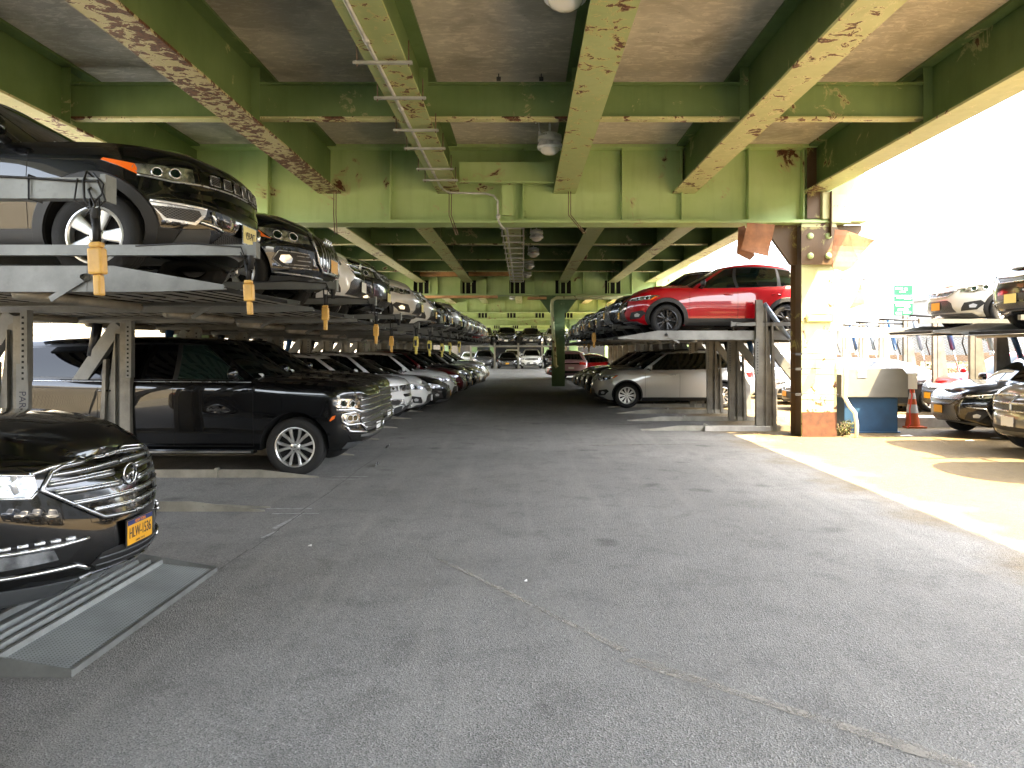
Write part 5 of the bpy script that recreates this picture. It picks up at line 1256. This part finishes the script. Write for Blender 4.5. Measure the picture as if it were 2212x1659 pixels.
UPPER = [('slotted', -2.47, 6.66, 'black_paint', 'black SUV on the nearest left upper platform with orange indicator and silver wheel'),
 ('frame', -2.32, 9.05, 'black_blue_paint', 'black car with ringed emblem and red-edged headlight on the second upper platform'),
 ('rounded', -2.42, 11.2, 'white_paint', 'white car with pale plate between two black cars on the upper left row'),
 ('luxury', -2.42, 13.3, 'black_paint', 'black square-grilled SUV after the white car on the upper left row'),
 ('crossover', -2.12, 15.5, 'pearl_paint', 'nearer of two white crossovers with orange indicators, upper left row'),
 ('crossover', -2.08, 17.6, 'white_paint', 'farther of two white crossovers with orange indicators, upper left row'),
 ('sedan', -2.1, 19.7, 'black_paint', 'black car right behind the two white crossovers, upper left row'),
 ('frame', -2.1, 21.85, 'dark_grey_paint', 'dark grey estate in the middle of the upper left row'),
 ('tall', -2.0, 24.0, 'silver_paint', 'silver SUV in the middle of the upper left row'),
 ('spindle', -1.95, 26.1, 'black_paint', 'black SUV after the silver one, upper left row'),
 ('crossover', -1.95, 28.25, 'silver_paint', 'small silver crossover, far part of the upper left row'),
 ('rounded', -1.9, 30.4, 'white_paint', 'small white crossover, far part of the upper left row'),
 ('crossover', -1.85, 32.5, 'dark_red_paint', 'dark red crossover, far part of the upper left row'),
 ('rounded', -1.85, 34.6, 'white_paint', 'white crossover beside a dark red one, upper left row'),
 ('sedan', -1.9, 36.7, 'red_paint', 'red saloon near the end of the upper left row'),
 ('tall', -1.9, 38.8, 'black_paint', 'black SUV near the end of the upper left row'),
 ('luxury', -2.0, 42.0, 'dark_grey_paint', 'dark SUV closing the upper left row')]
for i, (kd, xn, yc, p_, l) in enumerate(UPPER): car(kd, xn, yc, LZ(i + 1) + .095, 1, p_, l, 'cars on the upper left platforms', plate={'pearl_paint': 'plate_pale'}.get(p_))

for i, (kd, xn, yc, p_, l) in enumerate((('crossover', -2.85, 2.55, 'silver_paint', 'unseen silver crossover beside the camera, outside the left edge of the photo'), ('sedan', -2.7, .4, 'white_paint', 'unseen white saloon behind the camera on the left'), ('tall', -2.6, -1.8, 'black_paint', 'unseen black SUV behind the camera on the left'), ('crossover', -2.6, -4.1, 'red_paint', 'unseen red crossover behind the camera on the left'), ('tall', -2.6, -6.4, 'silver_paint', 'unseen silver SUV behind the camera on the left'))):  # unseen cars continuing the row, added for reflections in the car paint
    car(kd, xn, yc, 0, 1, p_, l)
for i, (kd, xn, yc, p_, l) in enumerate((('crossover', 6.5, 2.0, 'white_paint', 'unseen white crossover outside the right edge beside the camera'), ('tall', 6.3, -.4, 'black_paint', 'unseen black SUV outside the right edge beside the camera'), ('sedan', 6.4, -2.8, 'silver_paint', 'unseen silver saloon behind the camera on the right'), ('crossover', 6.3, -5.2, 'blue_paint', 'unseen blue crossover behind the camera on the right'))):  # unseen cars on the other side, also added for paint reflections
    car(kd, xn, yc, 0, -1, p_, l)
# ------------------------------------------------------------ right row
RZ = 1.96
RG = 'car lifts in the right row'
for k in range(14):
    yc = 16.0 + 2.12 * k + 1.06
    lift('right', yc, RZ, 2.06, 5.15, 6.9, ORD[k], armx=2.2 if k > 0 else 4.5, armz=2.30, blue=k % 3 == 1, empty_low=k in (0, 1))
car('red', 2.24, 17.25, RZ + .10, -1, 'red_paint', 'bright red crossover side-on on the nearest right upper platform', 'cars on the upper right platforms')
for i, (kd, p_, l) in enumerate((('spindle', 'black_paint', 'black car whose nose shows just beyond the red crossover'), ('sedan', 'black_paint', 'low black saloon nose second beyond the red crossover'), ('crossover', 'dark_grey_paint', 'dark grey crossover third beyond the red one, upper right row'),
     ('sedan', 'black_paint', 'black saloon fourth beyond the red crossover, upper right row'), ('crossover', 'black_paint', 'black crossover fifth beyond the red one, upper right row'), ('tall', 'dark_grey_paint', 'dark grey SUV sixth beyond the red crossover, upper right row'), ('sedan', 'silver_paint', 'silver saloon in the far part of the upper right row'), ('crossover', 'blue_paint', 'blue crossover in the far part of the upper right row'), ('sedan', 'black_paint', 'black saloon in the far part of the upper right row'))):
    car(kd, 2.12 if i < 4 else 2.2, 19.3 + 2.12 * i, RZ + .10, -1, p_, l, 'cars on the upper right platforms')
car('tall', 2.12, 23.0, 0, -1, 'silver_paint', 'silver SUV side-on behind the lift posts on the lower right', 'cars parked in the lower right row')
for i, (kd, p_, l) in enumerate((('tall', 'black_paint', 'black SUV right behind the silver SUV, lower right row'), ('spindle', 'dark_grey_paint', 'dark SUV second behind the silver SUV, lower right row'), ('crossover', 'black_paint', 'black crossover third behind the silver SUV'), ('sedan', 'black_paint', 'black saloon fourth behind the silver SUV'))):
    car(kd, 2.12, 25.15 + 2.12 * i, 0, -1, p_, l, 'cars parked in the lower right row')
car('sedan', 1.35, 44.5, 0, -1, 'red_paint', 'red car peeking out left of the green aisle column')
def taillight(s, root): pass
car('rounded', 2.7, 41.5, 0, 2, 'pink_paint', 'white car with pink light in its paint, rear view, just right of the green aisle column')
for i, (x, y, yt, yb, Y) in enumerate(((1283, 0, 712, 738, 19.0), (1247, 0, 700, 726, 33), (1262, 0, 720, 745, 31), (1272, 0, 722, 752, 29))):
    X, zt = ppx(x, yt, Y); _, zb_ = ppx(x, yb, Y); pendant(X, Y, zt, zt - zb_, .95, ['yellow pendant control under the red crossover lift, right row', 'small yellow pendant control beside the aisle column', 'small yellow pendant control, second beside the aisle column', 'small yellow pendant control, third beside the aisle column'][i])
# far end cars, facing the camera
for i, (kd, x, z, p_, l) in enumerate((('sedan', -1.40, 0, 'black_paint', 'black saloon facing the camera at the far end, lower deck'), ('luxury', .76, 0, 'white_paint', 'white SUV facing the camera at the far end, lower deck'),
     ('tall', -1.52, 2.05, 'black_paint', 'black SUV facing the camera at the far end, left upper platform'), ('crossover', .72, 2.05, 'dark_grey_paint', 'dark crossover facing the camera at the far end, right upper platform'),
     ('crossover', 2.9, 2.05, 'silver_paint', 'silver car facing the camera on the far upper platform, behind the column'), ('tall', -3.7, 2.05, 'dark_grey_paint', 'dark SUV on the far upper platform above the left row'), ('tall', 5.0, 2.05, 'blue_paint', 'blue car on the far upper platform at right'),
     ('crossover', -3.6, 0, 'grey_paint', 'grey car at the far end, leftmost of the lower ones'), ('tall', 2.9, 0, 'dark_grey_paint', 'dark car at the far end behind the aisle column'), ('sedan', 5.0, 0, 'grey_paint', 'grey car at the far end, rightmost of the lower ones'))):
    car(kd, x, 66, z, 0, p_, l, 'cars at the far end facing the camera', plate='plate_white' if i else None)
for k in range(5):
    x = -3.65 + 2.14 * k
    r = tag(empty('car_lift', (x, 67, 0)), f'dark car lift across the far end, {ORD[k]} from the left', 'car lift', 'car lifts across the far end')
    m = MB(); m.box(-1.0, 1.0, -1.4, 3.6, 1.95, 2.04); m.build('platform', 'galv_dark', r)
    for sg in (-1.06, ): m = MB(); m.box(sg - .08, sg + .08, -.3, .0, 0, 2.3); m.build('post', 'galv_dark', r)
    m = MB(); m.box(-1.0, 1.0, -1.45, -1.41, 2.0, 2.1); m.build('front_beam', 'galvanised', r)
m = MB(); m.box(-16, 16, 99.0, 99.4, 0, 4.2); tag(m.build('end_wall', 'dark_grey_paint'), 'added dark backing wall blocking the bright gap at the far end', 'wall')  # dark backing added to block bright light behind the far cars
for i in range(6):
    car(['sedan', 'crossover', 'tall'][i % 3], -5.5 + 2.2 * i, 73.5, 2.05 if i % 2 else 0, 0, ['silver_paint', 'black_paint', 'white_paint'][i % 3], ['silver saloon low in the row behind the far cars', 'black crossover raised behind the far cars at left', 'white SUV low in the row behind the far cars', 'silver saloon raised behind the far cars', 'black crossover low behind the far cars at right', 'white SUV raised behind the far cars at right'][i], 'cars in the row behind the far cars')
# ------------------------------------------------------------ right, in the sun
for i, (yc, z) in enumerate(((12.25, 2.0), (15.1, 2.05))):
    r = tag(empty('car_lift', (11.4, yc, 0)), ['outer sunlit car lift carrying the black car at the right edge', 'outer sunlit car lift carrying the pale crossover'][i], 'car lift', 'outer car lifts in the sun')
    platform(-1, -3.6, 2.2, -1.0, 1.0, z, r)
    m = MB(); m.box(-3.9, 1.5, -1.09, -1.02, z + .20, z + .28); m.build('guard_arm', 'guard_steel', r)
    for py in (-1.06, 1.06):
        m = MB(); m.box(-1.10, -.92, py - .05, py + .05, 0, 2.3 if i else 2.2); m.prism([(-.92, 2.1), (-.84, 2.0), (-.6, .2), (-.6, 0), (-.92, 0)], 'y', py - .02, py + .02); m.build('post', 'post_steel', r)
    m = MB(); m.tube([(-.8, 1.0, 2.2), (-.55, 1.0, 1.5)], .06, 12); m.build('cylinder', 'cyl_blue', r)
    m = MB(); m.bar((-1.8, -1.0, .03), (1.2, -1.0, .03), .12, .06); m.build('base_rail', 'galvanised', r)
car('spindle', 8.50, 15.15, 0, -1, 'black_blue_paint', 'black SUV with honeycomb grille and yellow plate in the sun at right', None, plate='plate_yellow')
car('crosshair', 8.05, 12.30, 0, -1, 'beige_paint', 'beige silver SUV with crossbar grille cut by the right edge', None)
car('crossover', 8.45, 15.15, 2.15, -1, 'pearl_paint', 'pale cream crossover on the outer upper platform at right', None)
car('luxury', 8.10, 12.30, 2.10, -1, 'black_paint', 'black car on the outer upper platform cut by the right edge', None, plate='plate_pale')
car('sedan', 6.2, 7.3, 2.05, -1, 'black_paint', 'dark raised car beyond the right edge casting a round shadow', None) if False else None
# a raised car outside the frame throws the rounded shadow
car('spindle', 7.35, 9.6, 2.1, -1, 'black_paint', 'black raised SUV just outside the right edge of the photo', None)
r = tag(empty('car_lift', (10.9, 9.6, 0)), 'outer car lift just outside the right edge of the photo', 'car lift', 'outer car lifts in the sun'); platform(-1, -3.3, 2.2, -1.0, 1.0, 2.0, r)
m = MB(); m.box(-.5, -.3, -1.05, -.95, 0, 2.2); m.build('post', 'post_steel', r)
# far sunlit lifts: bare posts with blue cylinders
for i in range(6):
    yy = 17.4 + i * 2.2
    r = tag(empty('lift_post', (10.6 + .35 * i, yy, 0)), f'sunlit lift post with blue cylinder behind the cabinet, {ORD[i]} from the camera', 'lift post', 'empty sunlit lift posts at right')
    m = MB(); m.box(-.12, -.02, -.05, .05, 0, 2.75); m.box(.0, .09, -.05, .05, 0, 2.70); m.prism([(.09, 2.2), (.16, 2.0), (.42, .2), (.42, 0), (.09, 0)], 'y', -.02, .02); m.build('post', 'post_steel', r)
    m = MB(); m.tube([(.18, 0, 2.72), (.42, 0, 1.75)], .065, 12); m.build('cylinder', 'cyl_blue' if i % 2 else 'cyl_grey', r)
    m = MB(); m.tube([(.42, 0, 1.75), (.60, 0, 1.1)], .022, 8); m.build('piston_rod', 'rod_steel', r)
    m = MB(); m.tube([(-1.5, .02, 2.55), (-.1, .02, 2.5)], .025, 6); m.tube([(-.25, -.05, 2.2), (-.32, -.06, 1.9), (-.22, -.06, 1.6)], .018, 6); m.build('hose', 'hose_black', r)
for i, (kd, x, y, p_, l) in enumerate((('sedan', 7.6, 21.5, 'dark_grey_paint', 'dark saloon roof seen over the grey cabinet'), ('sedan', 7.9, 24.0, 'silver_paint', 'silver saloon second behind the cabinet'), ('spindle', 10.6, 19.4, 'red_paint', 'red tailed car between the sunlit posts'), ('sedan', 8.2, 26.5, 'black_paint', 'black saloon third behind the cabinet'), ('rounded', 7.8, 29, 'white_paint', 'white crossover far behind the cabinet'))):
    car(kd, x, y, 0, -1, p_, l, 'cars parked in the sun behind the cabinet')
m = MB(); m.box(0, 2.2, -.06, .06, 2.02, 2.22); r = m.build('white_beam', 'white_wall'); r.location = (6.35, 16.3, 0); tag(r, 'blown-out white horizontal beam beside the yellow column', 'beam')
# cabinet
r = tag(empty('pump_cabinet', (7.3, 15.9, 0)), 'grey hooded machine cabinet on a blue base beside the column', 'cabinet')
m = MB(); m.box(-.56, .56, -.36, .36, .0, .75); m.box(-.60, .60, -.40, .40, 0, .03); m.build('base', 'cabinet_blue', r, bevel=.01)
m = MB(); m.prism([(-.66, .751), (.74, .751), (.74, 1.22), (.62, 1.36), (-.50, 1.36), (-.66, 1.22)], 'y', -.44, .44); m.build('hood', 'cabinet_grey', r, bevel=.015)
m = MB()
for k_ in range(6): m.box(-.32, -.14, -.452, -.441, 1.17 + k_ * .028, 1.182 + k_ * .028)
m.build('vent_slots', 'white_wall', r)
m = MB(); m.box(.742, .96, -.38, .1, .92, 1.25); m.build('side_box', 'white_wall', r)
m = MB(); m.tube([(.80, -.40, .92), (.83, -.42, .8), (.78, -.42, .5), (.80, -.42, .2), (.72, -.44, .12)], .015, 6); tag(m.build('hose', 'red_cable'), 'red hose hanging beside the machine cabinet', 'hose').location = (7.3, 15.9, 0)
def cone(x, y, h, lab):
    r = tag(empty('traffic_cone', (x, y, 0)), lab, 'traffic cone')
    m = MB(); m.box(-.22, .22, -.22, .22, 0, .04); m.build('base', 'cone_orange', r)
    R_ = lambda z: .17 - (.14 * z / h); seg = [(.041, .35, 0), (.35, .55, 1), (.55, .68, 0), (.68, .82, 1), (.82, 1, 0)]
    m = MB()
    for a, b, mi in seg: m.lathe([(R_(a * h) + .001 * mi, a * h), (R_(b * h) + .001 * mi, b * h)], 20, mi=mi)
    m.lathe([(R_(h), h), (.001, h)], 20); m.build('cone', ['cone_orange', 'cone_white'], r)
cone(8.72, 16.6, .95, 'orange and white traffic cone behind the grey cabinet')
m = MB(); m.box(8.35, 12.5, 16.6, 17.2, 0, .22); tag(m.build('kerb_block', 'concrete_kerb'), 'low pale concrete block behind the black sunlit SUV', 'kerb')
m = MB(); m.box(3.9, 5.3, 15.86, 16.12, 0, .10); tag(m.build('kerb_block', 'concrete_kerb'), 'low sunlit kerb rail at the foot of the first right post', 'kerb')
# weeds
def plant(x, y, h, n, lab, spread=.25, leaf=.05, mats=('dry_leaf', 'green_leaf'), name='weed'):
    rnd = random.Random(int(x * 97 + y * 31)); r = tag(empty(name, (x, y, 0)), lab, 'plant' if name == 'weed' else 'bush'); m = MB(); lf = MB()
    for i in range(n):
        a = rnd.uniform(0, 6.28); sp = rnd.uniform(.1, 1) * spread; hh = h * rnd.uniform(.5, 1)
        p0 = Vector((rnd.uniform(-.1, .1) * spread * 3, rnd.uniform(-.1, .1) * spread * 3, 0)); p1 = p0 + Vector((math.cos(a) * sp, math.sin(a) * sp, hh)); pm = (p0 + p1) / 2 + Vector((0, 0, hh * .12))
        m.tube([p0, pm, p1], [.006 * (1 + h), .005, .002], 4)
        for j in range(9):
            q = rnd.uniform(.2, 1); c = p0.lerp(p1, q) + Vector([rnd.uniform(-1, 1) * leaf * 1.6 for _ in range(3)]); u = Vector([rnd.uniform(-1, 1) for _ in range(3)]).normalized() * leaf; v = Vector([rnd.uniform(-1, 1) for _ in range(3)]).normalized() * leaf * .5
            lf.add([c - u, c + v, c + u, c - v], [(0, 1, 2, 3)], rnd.randint(0, 1))
    m.build('stem', 'bark', r); lf.build('leaves', list(mats), r)
plant(6.42, 15.0, .28, 30, 'small dry weeds at the foot of the sunlit column', .22, .03)
plant(6.64, 15.2, .34, 26, 'dry weeds growing beside the cabinet base', .18, .03)
plant(15.2, 25.5, 1.25, 120, 'yellow green bush before the chain-link fence, nearer one', 1.0, .09, name='bush')
plant(17.4, 27, 1.0, 110, 'yellow green bush before the chain-link fence, farther right one', 1.1, .09, name='bush')
# dirt and litter
rnd = random.Random(4)
m = MB()
for i in range(90):
    x = rnd.uniform(4.4, 9.5); y = rnd.uniform(13.6, 15.4) + (rnd.random() * .8 if x > 8 else 0); s_ = rnd.uniform(.01, .04); a = rnd.uniform(0, 3)
    m.add([(x + s_ * math.cos(a + t_), y + s_ * math.sin(a + t_) * .7, .004 + .004 * (j % 2)) for j, t_ in enumerate((0, 1.3, 3, 4.6))] + [(x, y, .018)], [(0, 1, 4), (1, 2, 4), (2, 3, 4), (3, 0, 4)])
tag(m.build('debris', 'dirt'), kind='stuff')
for i, (x, y, s_) in enumerate(((7.75, 15.0, .13), (9.3, 14.6, .10), (8.55, 14.2, .09), (-3.35, 4.42, .05), (-1.9, 6.6, .018), (.02, 5.6, .012))):
    m = MB(); m.add([(x - s_, y - s_ * .3, .006), (x + s_, y - s_ * .5, .006), (x + s_ * .8, y + s_ * .4, .02), (x - s_ * .7, y + s_ * .3, .012)], [(0, 1, 2, 3)])
    tag(m.build('paper_scrap', 'paper_white'), ['white paper scrap before the cabinet', 'white paper scrap by the honeycomb-grille SUV', 'white paper scrap before the sunlit SUVs', 'white chip lying on the metal ramp', 'tiny white chip near the ramp corner', 'tiny white chip on the middle of the drive'][i], 'litter')
# old lines and scrape marks on the ground
m = MB()
def stripe(x0, y0, x1, y1, w_, mb=None, z=.004):
    d = Vector((x1 - x0, y1 - y0, 0)); n = Vector((-d.y, d.x, 0)).normalized() * w_ / 2; a, b = Vector((x0, y0, z)), Vector((x1, y1, z)); K = 7
    pts = []
    for k_ in range(K + 1): c = a.lerp(b, k_ / K); ww = rnd.uniform(.5, 1.1); pts += [c - n * ww, c + n * ww]
    (mb or m).add(pts, [(2 * k_, 2 * k_ + 1, 2 * k_ + 3, 2 * k_ + 2) for k_ in range(K)])
for x, y in ((-2.85, 5.75), (-2.4, 7.9), (-2.55, 8.15), (-2.4, 10.0), (-2.35, 10.2)): stripe(x - .28, y, x + .22, y + .01, .035)
stripe(-2.44, 7.25, -2.36, 7.85, .05); stripe(-2.43, 6.9, -2.37, 7.15, .04)
tag(m.build('worn_marking', 'old_line'), kind='structure')
m = MB(); ys = [5.9, 6.5, 7.2, 8.0, 9.2, 10.6, 12.4]
for a, b in zip(ys[:-1], ys[1:]): stripe(-2.40 + rnd.uniform(-.03, .03), a, -2.38 + rnd.uniform(-.03, .03), b, .016, m, .005)
tag(m.build('asphalt_joint', 'joint_soft'), kind='structure')
# ------------------------------------------------------------ fences, buildings
def fence(x0, y0, x1, y1, h, n, lab, rail=True):
    r = tag(empty('chain_link_fence', (x0, y0, 0)), lab, 'fence'); d = Vector((x1 - x0, y1 - y0, 0))
    m = MB(); m.add([(0, 0, .05), (d.x, d.y, .05), (d.x, d.y, h), (0, 0, h)], [(0, 1, 2, 3)]); m.build('mesh_panel', 'chain_link', r)
    for k_ in range(n + 1):
        p = d * k_ / n; m = MB(); m.tube([(p.x, p.y, 0), (p.x, p.y, h + .05)], .035, 8); m.build('post', 'fence_post', r)
    m = MB(); m.tube([(0, 0, h), (d.x, d.y, h)], .025, 6); m.build('top_rail', 'fence_post', r)
fence(-10.5, 2, -10.5, 60, 2.6, 20, 'tall chain-link fence along the left side behind the parked cars')
fence(9, 34, 34, 27, 2.3, 10, 'chain-link fence in the sun at right behind the lifts')
for i, (y, z) in enumerate(((.0, .75), (.0, 1.35))):
    m = MB(); m.bar((10, 36, z), (40, 28.5, z), .08, .28); tag(m.build('guard_rail', 'rail_brown'), ['lower brown guard rail behind the sunny fence', 'upper brown guard rail behind the sunny fence'][i], 'guard rail')
m = MB()
for k_ in range(12): x = 10 + 30 * k_ / 11; yv = 36.2 - 7.5 * k_ / 11; m.box(x - .12, x + .12, yv - .05, yv + .05, 0, 1.6)
tag(m.build('guard_rail_posts', 'rail_brown'), 'row of brown stub posts carrying the guard rails', 'rail posts')
def building(x0, x1, y0, y1, h, lab, wm='pale_wall', nx=0, ny=0, nz=0, faces='', louver=False):
    r = tag(empty('building', ((x0 + x1) / 2, (y0 + y1) / 2, 0)), lab, 'building'); cx, cy = (x0 + x1) / 2, (y0 + y1) / 2
    m = MB(); m.box(x0 - cx, x1 - cx, y0 - cy, y1 - cy, 0, h); m.build('wall', wm, r)
    m = MB(); m.box(x0 - cx - .2, x1 - cx + .2, y0 - cy - .2, y1 - cy + .2, h + .001, h + .5); m.build('parapet', wm, r)
    for f_ in faces:
        lo, hi = (y0, y1) if f_ in 'we' else (x0, x1); n = ny if f_ in 'we' else nx
        for i in range(n):
            for j in range(nz):
                c = lo + (hi - lo) * (i + .5) / n; z = h * (j + .35) / nz; w_ = (hi - lo) / n * .32; hh = h / nz * .28; m = MB()
                if f_ == 's': m.box(c - cx - w_, c - cx + w_, y0 - cy - .05, y0 - cy + .1, z, z + hh * 2)
                if f_ == 'e': m.box(x1 - cx - .1, x1 - cx + .05, c - cy - w_, c - cy + w_, z, z + hh * 2)
                if f_ == 'w': m.box(x0 - cx - .05, x0 - cx + .1, c - cy - w_, c - cy + w_, z, z + hh * 2)
                m.build('window', 'window_dark', r)
    if louver:
        for k_ in range(12):
            z = 3 + k_ * .55
            if z > h: break
            m = MB(); m.box(x1 - cx + .01, x1 - cx + .16, y0 - cy, y1 - cy, z, z + .12); m.build('louver', 'pale_wall', r)
building(-24, -14.5, 34, 110, 9, 'long white building with horizontal louvers beyond the left row', 'white_wall', louver=True)
building(-26, -13, -10, 30, 3.6, 'low pale wall building behind the left fence', 'cream_wall')
building(14, 30, 118, 134, 24, 'pale apartment block seen left of the red crossover', 'pale_wall', 5, 4, 8, 'sw')
building(40, 70, 150, 170, 16, 'wide pale block far behind the sunny fence', 'pale_wall', 8, 4, 5, 's')
building(60, 90, 90, 120, 9, 'low pale building at far right behind the fence', 'pale_wall', 8, 4, 3, 's')
# road signs on gantry poles
def roadsign(X, Y, z0, z1, w_, lab, lines, board='sign_green'):
    r = tag(empty('road_sign', (X, Y, 0)), lab, 'road sign')
    m = MB(); m.tube([(w_ / 2 - .1, .15, 0), (w_ / 2 - .1, .15, z0)], .12, 8); m.tube([(w_ / 2 - .1, .15, z0), (w_ / 2 - .1, .15, z1)], .1, 8); m.build('pole', 'fence_post', r)
    m = MB(); m.box(-w_ / 2, w_ / 2, -.03, .03, z0, z1); m.build('board', board, r)
    m = MB()
    for x0, x1, a, b in lines: m.box(-w_ / 2 + w_ * x0, -w_ / 2 + w_ * x1, -.045, -.031, z0 + (z1 - z0) * a, z0 + (z1 - z0) * b)
    m.build('legend', 'sign_white', r)
roadsign(*((1951 - 1130) * 60 / 1600, 60), 1.76 + (754 - 681) * .0375, 1.76 + (754 - 616) * .0375, 1.5, 'green road sign with white legend against the white sky at right',
    [(.08, .45, .86, .92), (.55, .72, .83, .9), (.3, .62, .76, .80), (.0, 1, .635, .66), (.15, .5, .56, .62), (.55, .9, .53, .58), (0, 1, .41, .44), (.1, .5, .30, .37), (.55, .85, .27, .34), (.2, .75, .16, .21), (.1, .4, .04, .10), (.5, .9, .07, .12)])
roadsign((1444 - 1130) * 90 / 1600, 90, 1.76 + (754 - 617) * .05625, 1.76 + (754 - 606) * .05625, 1.9, 'small green sign with white legend above the red crossover bonnet', [(.2, .4, .3, .7), (.5, .85, .35, .65)])
# trees far right
def tree(x, y, h, lab, seed=1):
    rnd = random.Random(seed); r = tag(empty('tree', (x, y, 0)), lab, 'tree'); m = MB(); m.tube([(0, 0, 0), (.1, 0, h * .35), (0, .1, h * .6)], [.22, .16, .08], 8)
    for k_ in range(7): a = rnd.uniform(0, 6.28); m.tube([(0, 0, h * rnd.uniform(.3, .5)), (math.cos(a) * h * .25, math.sin(a) * h * .25, h * rnd.uniform(.6, .85))], [.08, .03], 5)
    m.build('trunk', 'bark', r); m = MB()
    cl = [(rnd.gauss(0, h * .16), rnd.gauss(0, h * .16), h * rnd.uniform(.45, .95), h * rnd.uniform(.08, .16)) for _ in range(22)]
    for cx, cy, cz, rr_ in cl:
        for _ in range(130):
            d = Vector([rnd.gauss(0, 1) for _ in range(3)]).normalized() * rr_ * rnd.uniform(.5, 1.1); c = Vector((cx, cy, cz)) + d; u = Vector([rnd.uniform(-1, 1) for _ in range(3)]).normalized() * .16; v = Vector([rnd.uniform(-1, 1) for _ in range(3)]).normalized() * .12
            m.add([c - u, c + v, c + u, c - v], [(0, 1, 2, 3)], rnd.randint(0, 1))
    m.build('crown', ['green_leaf', 'dry_leaf'], r)
tree(46, 75, 7, 'round green tree far right beyond the guard rails', 3); tree(30, 96, 8, 'green tree far behind the cabinet', 5)

tree(26, 2, 9, 'unseen green tree standing outside the right edge of the photo', 8); tree(30, -9, 8, 'unseen green tree behind the camera at right', 9); tree(24, -16, 9, 'unseen tall green tree farther behind the camera', 10)  # unseen trees added to give the car paint something to reflect
building(44, 60, -60, 50, 15, 'added unseen pale block outside the right edge of the photo', 'pale_wall', 4, 14, 4, 'w')  # unseen block added to darken the horizon reflected in car paint
building(-30, 30, -90, -74, 13, 'added unseen pale block behind the camera', 'pale_wall', 8, 4, 4, '')  # unseen block added to darken reflections from behind the camera
# stubs of worn bay lines and stains on the drive
m = MB()
for x0, y0, x1, y1, w_ in ((.6, 4.2, 1.9, 3.1, .05), (-.7, 6.2, .6, 4.3, .03), (1.2, 13.5, 3.2, 13.7, .06), (2.0, 17.2, 3.0, 17.4, .08), (.4, 17.6, 1.6, 17.5, .04)): stripe(x0, y0, x1, y1, w_ * 2, m, .0045)
tag(m.build('worn_marking', 'pale_scuff'), kind='structure')
